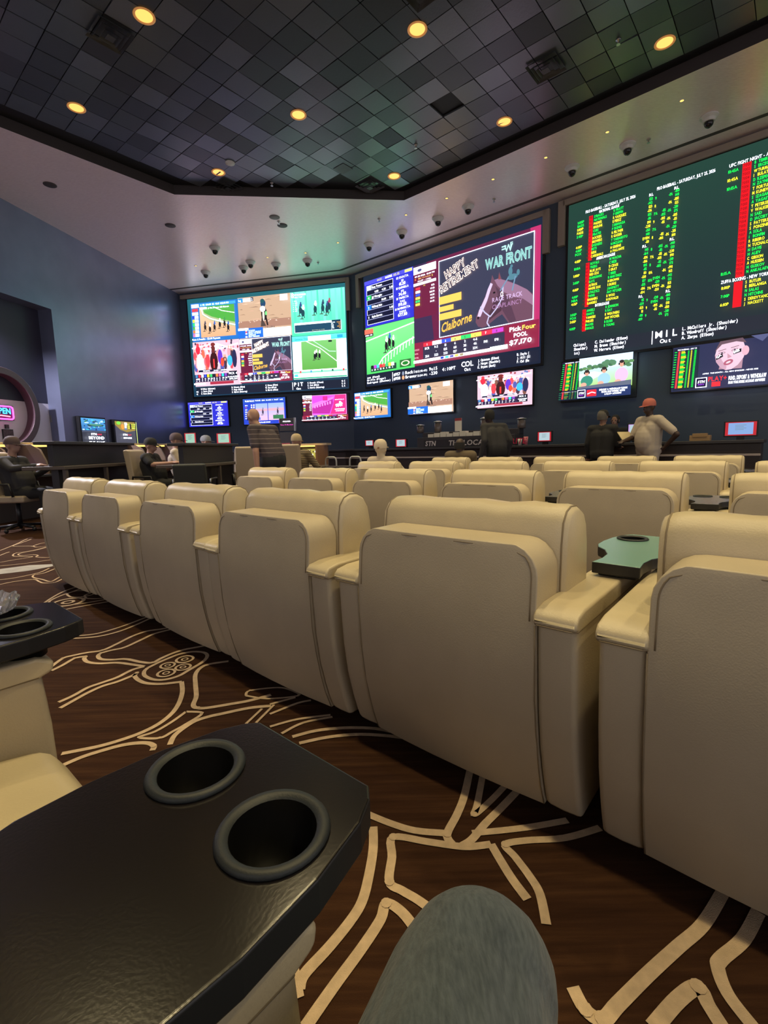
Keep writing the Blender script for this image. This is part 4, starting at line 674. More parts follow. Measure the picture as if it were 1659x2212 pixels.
# ------------------------------------------------------------------ recliners
def rear(z):
    P = ((0, .10), (.04, .085), (.12, .055), (.25, .022), (.40, .002), (.60, -.006), (.82, .012), (1, .03))
    for (a, p), (b, q) in zip(P, P[1:]):
        if z <= b: return p+(q-p)*(z-a)/(b-a)
    return P[-1][1]
def grid_solid(mb, levels, halfw, yr, yf, cols=5, x0=0, bulge=.012):
    """closed solid, rows of vertices front and back; halfw/yr/yf are functions of z"""
    n = len(levels); V = []
    for z in levels:
        w = halfw(z)
        for k in range(cols+1):
            f = -1+2*k/cols; V.append((x0+f*w, yr(z)-bulge*(1-f*f), z))
    for z in levels:
        w = halfw(z)
        for k in range(cols+1): V.append((x0+(-1+2*k/cols)*w, yf(z), z))
    c = cols+1; o = n*c; F = []
    for i in range(n-1):
        for k in range(cols):
            a = i*c+k; F += [[a, a+1, a+c+1, a+c], [o+a, o+a+c, o+a+c+1, o+a+1]]
        F += [[i*c, (i+1)*c, o+(i+1)*c, o+i*c], [i*c+cols, o+i*c+cols, o+(i+1)*c+cols, (i+1)*c+cols]]
    for k in range(cols): F += [[k, o+k, o+k+1, k+1], [(n-1)*c+k, (n-1)*c+k+1, o+(n-1)*c+k+1, o+(n-1)*c+k]]
    return mb.add(V, F)
BW = .318; BT = .818
def back_half(z, r=.085):
    if z <= BT-r: return BW
    d = z-(BT-r); return BW-r+math.sqrt(max(0, r*r-d*d))
def make_chair():
    t = thing('recliner', 'x', 'recliner')
    lv = [.045, .09, .16, .26, .38, .50, .62, .70, BT-.085, BT-.06, BT-.035, BT-.015, BT-.004, BT]
    b = grid_solid(MB(), lv, back_half, rear, lambda z: .14+.05*max(0, z-.6)).build('back_shell', leather, t, bevel=.016, seg=3, ang=50)
    P = []
    for z in [.62, .66, .70]+[BT-.085+.0133*i for i in range(6)]: P.append((-back_half(z)+.016, rear(z)-.001, z))
    P = P[:-1]+[(-BW+.085, rear(BT)-.0, BT-.012), (-.1, rear(BT)-.010, BT-.010), (.1, rear(BT)-.010, BT-.010), (BW-.085, rear(BT), BT-.012)]+[(-x, y, z) for x, y, z in P[:-1][::-1]]
    MB().tube(P, .0022, 6).build('piping', seamm, b, smooth=True)
    MB().prism([(.13, .42), (.34, .42), (.31, .62), (.25, .72), (.17, .72), (.13, .62)], 'x', -.305, .305).build('back_cushion', leather, t, bevel=.03, seg=3)
    hp = MB(); PR = [(.150, .50), (.148, .66), (.152, .80), (.163, .862), (.188, .893), (.222, .905), (.262, .903), (.298, .886), (.322, .850), (.336, .79), (.342, .70), (.335, .60), (.32, .50)]
    xs = [-.338, -.334, -.322, -.30, -.24, -.16, -.07, .03, .12, .20, .26, .30, .322, .334, .338]; ring = []; n = len(PR)
    def prof(x, i): 
        e = 1-max(0, (abs(x)-.30)/.038)**2.2*.14; w = .006*math.sin(x*31+i*.9)*(1 if 2 < i < 10 else .3)
        return [(x, .245+(y-.245)*e+w*(.5 if y > .25 else -.4), .70+(z-.70)*(1-(1-e)*.6)+w*(.6 if z > .86 else 0)) for y, z in PR]
    for i, x in enumerate(xs): ring += prof(x, i)
    hp.add(ring, [[i*n+k, i*n+(k+1) % n, (i+1)*n+(k+1) % n, (i+1)*n+k] for i in range(len(xs)-1) for k in range(n)]+[list(range(n)), [(len(xs)-1)*n+k for k in range(n)]])
    h = hp.build('headrest_pillow', leather_pad, t, smooth=True, bevel=.012, seg=2, ang=60)
    for sx in (-1, 1): MB().tube(prof(sx*.3225, 2 if sx < 0 else 12), .0026, 5).build('pillow_seam', seamm, h, smooth=True)
    MB().prism([(.22, .13), (.80, .13), (.825, .20), (.82, .42), (.79, .475), (.70, .49), (.30, .455), (.22, .45)], 'x', -.30, .30).build('seat_cushion', leather_pad, t, bevel=.028, seg=3)
    for sx in (-1, 1):
        mb = MB(); xc = sx*.371; lv2 = [.045, .09, .16, .26, .38, .50, .60, .632]
        grid_solid(mb, lv2, lambda z: .053, lambda z: rear(z)+.006, lambda z: .82-.03*abs(z-.4)**2*8, 2, xc, .004)
        a = mb.build('arm', leather, t, bevel=.016, seg=2, ang=50)
        mb = MB(); prof = [(-.018, .622), (.0, .612), (.80, .612), (.828, .622), (.832, .645), (.80, .660), (.40, .668), (.05, .664), (.0, .655), (-.016, .64)]
        mb.prism(prof, 'x', xc-.057, xc+.057); pd = mb.build('arm_pad', leather_pad, a, bevel=.012, seg=3)
        MB().tube([(xc-.055, .80, .617), (xc-.055, -.004, .617), (xc-.045, -.016, .618), (xc+.045, -.016, .618), (xc+.055, -.004, .617), (xc+.055, .80, .617)], .002, 5).build('arm_piping', seamm, pd, smooth=True)
        MB().tube([(sx*.3175, rear(z)-.0, z) for z in (.05, .12, .2, .3, .4, .5, .61)], .0022, 5).build('arm_seam', seamm, a, smooth=True)
    MB().box(-.30, .30, .16, .74, .0, .14).build('base', black, t, bevel=.01)
    return t
chair0 = make_chair(); first = [True]
PITCH_S = .88
def chair(s, t, label, group, dz=0, da=0):
    o = chair0 if first[0] else copy_tree(chair0); first[0] = False
    o.location = ST(s, t); o.rotation_euler[2] = A2+da; o['label'] = label; o['group'] = group; return o
ROWT = {1: 1.165, 2: 2.95, 3: 4.73, 4: 6.50}
RN = {1: 'nearest full row', 2: 'second row', 3: 'third row', 4: 'farthest row'}
for r in (1, 2, 3, 4):
    for k in range(-1, 5):
        chair(-.807-PITCH_S*k + (.012 if (r+k) % 3 == 0 else -.008), ROWT[r]+random.uniform(-.012, .012), 'cream leather recliner, %s from the left in the %s' % (ORD[4-k], RN[r]), 'cream recliners in rows facing the screens', da=random.gauss(0, .006))
chair(.003, -.575, 'cream leather recliner at bottom, arm end beside the denim knee', 'cream recliners in rows facing the screens')
chair(-.877, -.545, 'cream leather recliner cut off at the lower left edge', 'cream recliners in rows facing the screens')
# ------------------------------------------------------------------ swivel tray tables
TO_ = [(.07, 0), (.062, .07), (.068, .14), (.095, .20), (.13, .24), (.148, .29), (.152, .36), (.146, .44), (.130, .51), (.115, .54), (.10, .555)]
OUT = [(x, y) for x, y in TO_]+[(-x, y) for x, y in TO_[::-1]]
CUPS = ((-.073, .447), (.073, .447)); RI = .043; RO = .0555
def make_table():
    t = thing('tray_table', 'x', 'tray table'); Z = .714; TH = .036; bm = bmesh.new()
    for z, flip in ((Z, 0), (Z-TH, 1)):
        E = []
        def loop(P):
            vs = [bm.verts.new((x, y, z)) for x, y in P]; E.extend(bm.edges.new((vs[i], vs[(i+1) % len(vs)])) for i in range(len(vs))); return vs
        a = loop(OUT); cs = [loop([(cx+RI*math.cos(2*math.pi*k/28), cy+RI*math.sin(2*math.pi*k/28)) for k in range(28)]) for cx, cy in CUPS]
        bmesh.ops.triangle_fill(bm, use_beauty=True, use_dissolve=False, edges=E)
        if not flip: top = [a]+cs
        else:
            for p, q in zip(top, [a]+cs):
                for i in range(len(p)): bm.faces.new((p[i], p[(i+1) % len(p)], q[(i+1) % len(p)], q[i]))
    bmesh.ops.recalc_face_normals(bm, faces=bm.faces); me = bpy.data.meshes.new('table_top'); bm.to_mesh(me); bm.free(); me.materials.append(shaded_top); me.materials.append(black)
    for p in me.polygons: p.material_index = 0 if p.normal.z > .5 else 1
    link(bpy.data.objects.new('table_top', me), t, bevel=.004, seg=2, ang=60)
    for cx, cy in CUPS:
        ch_ = MB().lathe([(RI+.001, Z-.002), (RO-.002, Z-.001), (RO, Z+.002), (RO-.003, Z+.006), (RI+.003, Z+.006), (RI-.001, Z+.002)], 36, (cx, cy, 0), False).build('cup_holder', rimm, t, smooth=True); MB().lathe([(RI-.001, Z+.002), (RI-.003, Z-.06), (.0, Z-.062)], 36, (cx, cy, 0), False).build('cup_well', cupin, ch_, smooth=True)
    MB().box(-.055, .055, .015, .17, .669, Z-TH).build('swivel_bracket', black, t, bevel=.01)
    return t
tab0 = make_table(); firstt = [True]
slate = mat('slate_grey_laminate', (.085, .092, .11), .24, spec=.9, bump=.02, bscale=300); teal = mat('teal_reflection_laminate', (.17, .33, .285), .26, spec=.9, bump=.02, bscale=300)  # teal one has the screens' reflection mixed into its base colour
def table(s, t, label, da=0, M=None):
    o = tab0 if firstt[0] else copy_tree(tab0); firstt[0] = False
    o.location = ST(s, t); o.rotation_euler[2] = A2+da; o['label'] = label; o['group'] = 'swivel tray tables on the recliner arms'
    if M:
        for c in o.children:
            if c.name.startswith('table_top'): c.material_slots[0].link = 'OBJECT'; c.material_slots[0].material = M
for r in (1, 2, 3, 4):
    for k in range(5):
        table(-.405-PITCH_S*k, ROWT[r]+.372, '%s swivel tray table between the %s and %s recliners of the %s' % ('reflection-tinted teal' if (r, k) == (1, 0) else 'slate grey', ORD[4-k], ORD[5-k], RN[r]), random.gauss(0, .03), teal if (r, k) == (1, 0) else slate)
table(-.437, -.2, 'large shade-darkened tray table with two empty cup holders in the foreground', 0, shaded_top)
table(-1.317, -.2, 'shade-darkened tray table with glass ashtray at the lower left edge', 0, shaded_top)
# ashtray
gl = mat('clear_glass', (.93, .92, .97), .05, trans=.85, spec=.9)
mb = MB(); seg = 48; prof = [(.0, .0), (.052, .0), (.066, .006), (.078, .030), (.074, .034), (.062, .012), (.0, .010)]; V = []
for i, (r, z) in enumerate(prof):
    for k in range(seg):
        rr = r*(1+(.03*math.cos(k*math.pi/2*2) if i in (2, 3, 4) else 0)); zz = z+(.004*math.cos(k*math.pi/2) if i in (3, 4) else 0); a = 2*math.pi*k/seg; V.append((rr*math.cos(a), rr*math.sin(a), zz))
mb.add(V, [[i*seg+k, i*seg+(k+1) % seg, (i+1)*seg+(k+1) % seg, (i+1)*seg+k] for i in range(len(prof)-1) for k in range(seg)])
tag(mb.build('ashtray', gl, None, ST(-1.415, .205, .7215), 0), 'clear cut-glass ashtray on the tray table at the left edge', 'ashtray')
# ------------------------------------------------------------------ ceiling fittings
lens_m = mat('warm_lamp_lens', (1, .52, .12), .4, emit=1.5); ring_m = mat('amber_lamp_ring', (.8, .35, .10), .35, emit=.35)
def downlight(s, t, label, lit=True):
    o = thing('recessed_downlight', label, 'downlight', ST(s, t, ZT), A2, 'recessed downlights in the dark ceiling')
    MB().lathe([(.10, -.012), (.125, -.014), (.128, -.020), (.105, -.024), (.098, -.014)], 28, cap=False).build('trim_ring', ring_m, o, smooth=True)
    MB().lathe([(.0, -.016), (.098, -.016)], 28, cap=False).build('lens', lens_m, o)
    ld = bpy.data.lights.new('downlight_lamp', 'SPOT'); ld.energy = SPOT_W; ld.color = (1, .80, .42); ld.spot_size = math.radians(96); ld.spot_blend = .7; ld.shadow_soft_size = .07
    lo = bpy.data.objects.new('downlight_lamp', ld); COL.objects.link(lo); lo.parent = o; lo.location = (0, 0, -.03)
CN = ['rearmost ceiling row', 'second ceiling row from behind', 'third ceiling row from behind', 'ceiling row nearest the screens']
for j, t in enumerate((.83, 3.23, 5.63, 8.03)):
    sl = [s for s in (-8.79, -6.43, -4.08, -1.75, .63, 3.0) if not (j == 3 and s < -7)]
    for i, s in enumerate(sl): downlight(s, t, 'warm recessed downlight, %s from the left in the %s' % (ORD[i], CN[j]))
MB_ = MB().lathe([(.0, -.055), (.04, -.05), (.085, -.03), (.09, -.014), (.07, -.012)], 24, cap=False)
tag(MB_.build('smoke_detector', white_p, None, ST(-8.36, 5.61, ZT), 0, smooth=True), 'white round smoke detector on dark ceiling near the left', 'smoke detector')
slotm = mat('vent_charcoal', (.07, .075, .08), .4)
for i, (s, t, lab) in enumerate(((-9.1, 6.02, 'near the left corner of the tray'), (-7.0, 7.95, 'in the middle beside the front downlight'), (-7.0, 3.05, 'at the upper left'), (-3.1, 7.35, 'right of the missing tile'), (-3.7, 5.2, 'at the top edge'))):
    o = thing('air_diffuser', 'square ceiling air diffuser with angled blades, %s' % lab, 'vent', ST(s, t, ZT-.015), A2, 'square air diffusers in the dark ceiling')
    for a, b, z in ((.215, .19, -.03), (.16, .135, -.045), (.105, .08, -.06)):
        mb = MB()
        for k in range(4):
            c, q = math.cos(k*math.pi/2), math.sin(k*math.pi/2); R = lambda x, y: (x*c-y*q, x*q+y*c)
            mb.add([(*R(-a, -a), z), (*R(a, -a), z), (*R(b, -b), z+.03), (*R(-b, -b), z+.03)], [[0, 1, 2, 3]])
        mb.build('blade_ring', slotm, o)
    MB().box(-.05, .05, -.05, .05, -.06, -.05).build('centre_plate', slotm, o)
MB().box(-.13, .13, -.13, .13, -.02, -.012).build('tmp', slotm)   # small speaker grille
o = bpy.data.objects['tmp']; o.name = 'ceiling_speaker'; o.location = ST(-6.98, 7.17, ZT); o.rotation_euler[2] = A2; tag(o, 'small square ceiling grille beside the missing dark tile', 'grille')
# soffit: dome cameras, pin lights, sprinklers
def onsoff(px, py): p = at_z(px, py, ZS); return Vector((p.x, p.y, ZS))
DOMES = [(444, 593), (526, 583), (541, 571), (596, 576), (664, 568), (464, 540), (797, 533), (868, 506), (946, 477), (1011, 451), (1236, 366), (1356, 318), (1532, 257)]
DL_ = ['far left end above the left video wall', 'second above the left video wall', 'third above the left video wall, set back', 'fourth above the left video wall', 'fifth above the left video wall', 'alone near the left corner, farther from the screens', 'just right of the wall corner', 'above the payout board', 'above the retirement advertisement', 'dark dome above the horse head', 'above the baseball lines, left', 'above the baseball lines, right', 'above the fight lines']
dome_dark = mat('smoked_dome', (.02, .02, .022), .12)
for (px, py), lab in zip(DOMES, DL_):
    o = thing('dome_camera', 'white dome camera under the pale soffit, %s' % lab, 'dome camera', onsoff(px, py-6), 0, 'dome cameras under the soffit')
    MB().lathe([(.0, 0), (.13, 0), (.135, -.02), (.10, -.05), (.085, -.09), (.0, -.09)], 24).build('mount', white_p, o, smooth=False, bevel=.004)
    MB().ell((0, 0, -.10), (.068, .068, .075)).build('dome', dome_dark, o, smooth=True)
pin_m = mat('amber_pin_lens', (1, .62, .15), .4, emit=1.6)
PINS = [(423, 574), (578, 556), (660, 546), (730, 524), (877, 464), (965, 428), (1065, 387), (1179, 340), (1312, 285), (1473, 217), (1189, 608)]
for i, (px, py) in enumerate(PINS[:10]):
    o = thing('pin_light', 'tiny amber pin light in the pale soffit, %s from the left' % ORD[i], 'pin light', onsoff(px, py), 0, 'pin lights in the soffit')
    MB().lathe([(.0, -.004), (.028, -.004)], 16, cap=False).build('lens', pin_m, o); MB().lathe([(.028, 0), (.028, -.006), (.042, -.004), (.042, 0)], 16, cap=False).build('ring', white_p, o, smooth=True)
for i, (px, py, lab) in enumerate(((593, 469, 'large grey speaker, left of the pair'), (610, 487, 'large dark speaker, right of the pair'), (368, 487, 'dark speaker near the left wall'), (108, 399, 'dark speaker nearest the left edge'))):
    tag(MB().lathe([(.0, -.01), (.10, -.012), (.115, -.006), (.115, 0)], 24, cap=False).build('soffit_speaker', mat('speaker_grey' if i == 0 else 'speaker_dark', (.25, .23, .23) if i == 0 else (.07, .06, .06), .6), None, onsoff(px, py), 0, smooth=True), 'round flush %s in the soffit' % lab, 'speaker', 'round speakers in the soffit')
for i, (px, py, z, lab) in enumerate(((602, 478, ZS, 'beside the two round speakers'), (819, 473, ZS, 'right of the wall corner'), (687, 567, ZS, 'near the edge over the left video wall'), (1401, 301, ZS, 'over the baseball board'), (587, 395, ZT-.012, 'in the front left dark tiles'), (898, 313, ZT-.012, 'in the middle dark tiles'), (1336, 86, ZT-.012, 'in the upper right dark tiles'), (1067, 430, ZS, 'over the horse head'))):
    p = at_z(px, py, z); o = thing('sprinkler', 'small chrome sprinkler head %s' % lab, 'sprinkler', p, 0, 'sprinkler heads')
    MB().lathe([(.0, 0), (.035, 0), (.035, -.008), (.012, -.012), (.010, -.045), (.0, -.045)], 14).build('body', steel, o, smooth=True); MB().lathe([(.0, -.055), (.026, -.055), (.026, -.058), (.0, -.058)], 14).build('deflector', steel, o)
# ------------------------------------------------------------------ alcove: round portal, neon OPEN sign, notices
BACKW = KL-NL*.35
def onback(px, py, off=0):
    d = ray(px, py); p0 = BACKW+NL*off; k = (p0.dot(NL))/d.dot(NL); P = d*k; return (P-BACKW).dot(-DL), P.z+HC
rc = onback(-12, 884, .0); rt = onback(20, 816)
RR = .92
ring = thing('round_portal', 'large dark brown ring framing the pale alcove at the left edge', 'portal', BACKW, RZL)
mb = MB(); seg = 64; V = []; cx, cz = onback(-8, 885); edge = onback(70, 892)[0]; RR = edge-cx; print('ring', cx, cz, RR)
for k in range(seg):
    a = 2*math.pi*k/seg
    for r, y in ((RR, -.002), (RR, -.20), (RR-.14, -.20), (RR-.14, -.002)): V.append((cx+r*math.cos(a), y, cz+r*math.sin(a)))
mb.add(V, [[k*4+j, k*4+(j+1) % 4, ((k+1) % seg)*4+(j+1) % 4, ((k+1) % seg)*4+j] for k in range(seg) for j in range(4)])
mb.build('ring', mat('plum_brown_ring', (.11, .07, .085), .4), ring, smooth=False, bevel=.01)
t = thing('neon_sign', 'neon OPEN sign with pink border and blue letters in the alcove', 'neon sign', BACKW, RZL)
nx, nz = onback(25, 893)
MB().box(nx-.62, nx, -.05, -.002, nz-.15, nz+.15).build('backing', mat('neon_backing', (.10, .03, .18), .4), t)
def rrect(x0, x1, z0, z1, r, y, n=5): return [(cx_+r*math.cos(a0+i*math.pi/2/n), y, cz_+r*math.sin(a0+i*math.pi/2/n)) for cx_, cz_, a0 in ((x1-r, z1-r, 0), (x0+r, z1-r, math.pi/2), (x0+r, z0+r, math.pi), (x1-r, z0+r, 1.5*math.pi)) for i in range(n+1)]
MB().tube(rrect(nx-.60, nx-.02, nz-.13, nz+.13, .05, -.06), .014, 8, True).build('border_tube', mat('neon_pink', (1, .05, .45), .4, emit=6), t)
MB().tube([(nx-.50, -.06, nz-.075), (nx-.3, -.06, nz-.06), (nx-.1, -.06, nz-.075)], .012, 8).build('red_tube', mat('neon_red', (1, .12, .15), .4, emit=6), t)
c = Cv(); c.text(nx-.06, nz-.02, .12, 'OPEN', (60, 200, 255), w=.40, align=2, bold=1); c.build('letters', t, (0, -.055, 0), (screen_mat('neon_blue_a', 4), screen_mat('neon_blue_b', 4), MATS['screen_white_light']))
for px0, px1, py0, py1, lab in ((3, 30, 927, 959, 'dark framed notice low on the alcove wall'), (9, 18, 917, 926, 'tiny dark plate above the framed notice'), ):
    x0, z1 = onback(px0, py0); x1, z0 = onback(px1, py1); t = thing('notice', lab, 'notice', BACKW, RZL)
    MB().box(x0, x1, -.025, -.002, z0, z1).build('frame', black, t); MB().box(x0+.01, x1-.01, -.028, -.025, z0+.01, z1-.01).build('sheet', mat('notice_plum', (.10, .06, .07), .4, var=.5, vscale=25), t)
t = thing('alcove_fill_light', 'small added fill lamp under the alcove header beyond the left edge', 'downlight', KL+DL*8.2-NL*.10+Vector((0, 0, 4.345)), 0)  # added lamp out of view, there to brighten the pale alcove wall
MB().lathe([(.0, -.004), (.08, -.004)], 20, cap=False).build('lens', mat('cool_fill_lens', (.9, .9, 1), .4, emit=3), t); MB().lathe([(.08, -.001), (.10, -.006), (.10, 0)], 20, cap=False).build('ring', white_p, t)
ld = bpy.data.lights.new('alcove_fill_lamp', 'SPOT'); ld.energy = 1500; ld.color = (.92, .88, 1); ld.spot_size = math.radians(150); ld.spot_blend = .4; ld.shadow_soft_size = .06; lo = bpy.data.objects.new('alcove_fill_lamp', ld); COL.objects.link(lo); lo.parent = t; lo.location = (0, 0, -.03)
x0, z1 = onback(106, 897); o = tag(MB().box(x0, x0+.10, -.05, -.002, z1-.16, z1).build('wall_dispenser', mat('steel_grey_plastic', (.25, .25, .27), .4), None, BACKW, RZL, bevel=.01), 'small grey dispenser on the pale alcove wall', 'dispenser')
# ------------------------------------------------------------------ betting counter
CT = 9.2; c_end = -.46
def box_st(t, name, M, s0, s1, t0, t1, z0, z1, bevel=.008): return MB().box(s0, s1, t0, t1, z0, z1).build(name, M, t, bevel=bevel)
t = thing('betting_counter', 'long dark brown betting counter below the right video walls', 'counter', (0, 0, 0), A2)
box_st(t, 'body', counter_m, -10.2, c_end, CT+.06, CT+.60, 0, 1.02); box_st(t, 'counter_top', carrel, -10.25, c_end+.03, CT-.02, CT+.72, 1.02, 1.07); box_st(t, 'front_strip', strip_m, -10.2, c_end, CT+.03, CT+.06, .825, .862)
for k in range(6): box_st(t, 'panel_joint', groove, -9.6+k*1.55, -9.585+k*1.55, CT+.052, CT+.061, .04, .82, 0)
# wing of the counter in front of the left facet
t = thing('betting_counter', 'dark betting counter wing in front of the left video wall', 'counter', CORN, A1)
MB().box(-5.2, -1.55, -2.5, -1.9, 0, 1.05).build('body', counter_m, t, bevel=.008); MB().box(-5.25, -1.5, -2.55, -1.8, 1.05, 1.10).build('counter_top', carrel, t, bevel=.008)
def terminal(label, org, rz, x, z, w, h, y=0, base=1.07, tilt=0, edge=(150, 26, 36), mid=(140, 158, 164), lines=4):
    t = thing('betting_terminal', label, 'terminal', org, rz, 'red-framed betting terminals on the counter')
    MB().box(x-w/2-.02, x+w/2+.02, y, y+.05, z-h/2-.02, z+h/2+.02).build('housing', black, t, bevel=.006)
    MB().box(x-.05, x+.05, y+.02, y+.08, base, max(z-h/2, base+.02)).build('stand', black, t)
    c = Cv(.001); c.rect(-w/2, -h/2, w, h, edge); c.rect(-w*.40, -h*.42, w*.80, h*.86, mid)
    for i in range(lines): c.rect(-w*.18, h*(.25-i*.11), w*(.36-.08*(i % 2)), h*.035, (90, 110, 120))
    return c.build('screen', t, (x, y-.003, z))
def tw(label, px, py, w, h, tt=CT+.35, **k): s, z = on_t(px, py, tt); terminal(label, ST(0, tt), A2, s, max(z, 1.07+h/2+.01), w, h, **k)
def tw1(label, px, py, w, h, **k):
    o = CORN-N1*2.2; d = ray(px, py); kk = o.dot(N1)/d.dot(N1); P = d*kk; terminal(label, o, A1, (P-o).dot(D1), P.z+HC, w, h, base=1.10, **k)
tw1('terminal with pale page and red right edge beside the dark cap', 411, 947, .36, .30, mid=(125, 158, 140)); tw1('terminal with pale page right of the grey cap', 483, 947, .42, .28, mid=(125, 158, 140))
tw('small tilted terminal behind the white-capped head', 798, 957, .28, .14); tw('small tilted terminal right of the white-capped head', 866, 957, .32, .18); tw('red and white terminal right of the leaning man', 1176, 943, .27, .18); tw('terminal half hidden behind the man in white', 1372, 930, .22, .22, edge=(150, 120, 170)); tw('red-sided terminal with pale blue page at the right end', 1600, 926, .40, .21, mid=(105, 132, 175))
def cnt(px, py, tt=CT+.3): s, z = on_t(px, py, tt); return s, z
# rack of betting forms with banner
s0, _ = cnt(918, 950, CT+.15); s1, _ = cnt(1062, 950, CT+.15)
t = thing('form_rack', 'dark tiered form rack with lettered banner on the counter', 'rack', (0, 0, 0), A2)
box_st(t, 'body', carrel, s0-.25, s1+.5, CT+.18, CT+.62, 1.07, 1.30); box_st(t, 'shelf', carrel, s0-.25, s1+.5, CT+.40, CT+.62, 1.30, 1.42); box_st(t, 'banner_board', mat('banner_black', (.02, .018, .022), .4), s0-.05, s1+.3, CT+.165, CT+.18, 1.075, 1.25)
c = Cv(.0008); hh = .115
for tx, a, b, col in (('STN', .0, .17, (205, 200, 205)), ('THE LOCAL', .37, .94, (200, 195, 200)), ('FAVORITE', .96, 1.45, (190, 40, 80))): L = s1-s0; c.text(s0+L*a, 1.105, hh, tx, col, w=L*(b-a), bold=1, shear=.15)
o = c.build('banner_lettering', t, (0, CT+.164, 0))
o.data.materials.clear()
def print_mat():
    M = bpy.data.materials.new('banner_print'); M.use_nodes = True; b = M.node_tree.nodes['Principled BSDF']; a = M.node_tree.nodes.new('ShaderNodeAttribute'); a.attribute_name = 'Col'; M.node_tree.links.new(a.outputs['Color'], b.inputs['Base Color']); b.inputs['Roughness'].default_value = .5; return M
PM = print_mat(); o.data.materials.append(PM); o.data.materials.append(PM); o.data.materials.append(PM)
paper = mat('white_form_paper', (.72, .70, .66), .8)
L = (s1-s0)/10
for i in range(10):
    up = .02*((i*7) % 3); o = tag(MB().box(-L*.44, L*.44, -.07, .07, 0, .075+up).build('form_stack', paper, None, ST(s0+L*(i+.6), CT+.30, 1.30), A2, bevel=.004), 'white stack of betting forms, %s from the left on the rack' % ORD[i], 'paper stack', 'stacks of betting forms on the rack')
def jar(px, py0, py1, label, glow=0, tt=CT+.5):
    s, z1 = on_t(px, py0, tt); _, z0 = on_t(px, py1, tt); z0 = 1.42; h = max(.12, z1-z0); o = thing('jar', label, 'jar', ST(s, tt, z0), 0)
    MB().lathe([(.0, 0), (.075, 0), (.085, .02), (.085, h*.75), (.06, h*.85), (.0, h*.86)], 20).build('glass', mat('smoky_jar', (.12, .10, .10), .15), o, smooth=True); MB().lathe([(.0, h*.86), (.10, h*.86), (.10, h*.92), (.03, h), (.0, h)], 20).build('lid', steel, o, smooth=True)
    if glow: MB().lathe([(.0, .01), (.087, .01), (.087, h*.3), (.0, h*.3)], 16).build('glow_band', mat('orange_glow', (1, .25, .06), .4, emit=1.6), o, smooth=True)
jar(946, 909, 928, 'dark jar with steel lid on the form rack, left'); jar(1047, 901, 928, 'dark jar with steel lid and orange glow beside the leaning man', 1); jar(908, 917, 932, 'small dark bottle at the left end of the rack'); jar(1127, 902, 922, 'small jar right of the leaning man')
s, z = on_t(990, 903, CT+.5); t = thing('card_stand', 'white card with red top on a small stand on the rack', 'card stand', ST(s, CT+.5, 1.42), A2)
MB().box(-.09, .09, -.005, .005, .0, .30).build('card', paper, t); MB().box(-.09, .09, -.007, -.0051, .24, .30).build('red_header', mat('card_red', (.35, .05, .06), .5), t); MB().box(-.05, .05, -.04, .06, .0, .01).build('foot', white_p, t)
for px, lab, col in ((1123, 'white paper cup right of the rack', (.7, .68, .66)), (1136, 'tall pink paper cup right of the rack', (.55, .18, .22))):
    s, z = on_t(px, 955, CT+.2); tag(MB().lathe([(.0, 0), (.032, 0), (.045, .13 if col[1] > .5 else .17), (.041, .13 if col[1] > .5 else .17), (.030, .01), (.0, .01)], 18, cap=False).build('paper_cup', mat('cup_'+lab.split()[0], col, .6), None, ST(s, CT+.2, 1.07), 0, smooth=True), lab, 'cup')
for px, lab in ((1512, 'tan lit tray on the counter at right'),):
    s, z = on_t(px, 962, CT+.2); tag(MB().box(-.14, .14, -.1, .1, 0, .09).box(-.10, .10, -.11, .02, .06, .12).build('desk_tray', mat('tan_tray', (.35, .22, .10), .5) if px > 1000 else black, None, ST(s, CT+.2, 1.07), A2, bevel=.006), lab, 'tray')
# two-tier leaflet stand in front of the left counter
def xy(px, y): return (px-IW/2)/FPX*y
p = at_y(622, 958, 12.0); t = thing('leaflet_stand', 'black two-tier leaflet stand beside the striped-shirt man', 'leaflet stand', (p.x, 12.0, 0), math.radians(-10))
MB().box(-.04, .04, .02, .06, 0, 1.05).build('pole', black, t); MB().box(-.25, .25, -.2, .2, 0, .03).build('foot', black, t)
MB().box(-.20, .20, 0, .05, 1.55, 1.86).build('upper_panel', mat('stand_charcoal', (.06, .055, .065), .4), t, bevel=.01); MB().box(-.20, .20, 0, .05, 1.05, 1.52).build('lower_panel', mat('stand_charcoal', (.06, .055, .065), .4), t, bevel=.01)
MB().box(.18, .215, -.012, .055, 1.55, 1.87).build('chrome_edge', steel, t)
c = Cv(); c.text(0, .05, .03, '-REQUIRED-', (220, 215, 225), w=.22, align=1); c.text(0, -.03, .03, 'Race, Fit Maximum', (230, 70, 190), w=.32, align=1); c.build('lit_lettering', t, (0, -.003, 1.72))
MB().box(-.17, .06, -.03, -.002, 1.08, 1.26).build('red_leaflets', mat('leaflet_red', (.60, .10, .12), .5, var=.3, vscale=30), t)
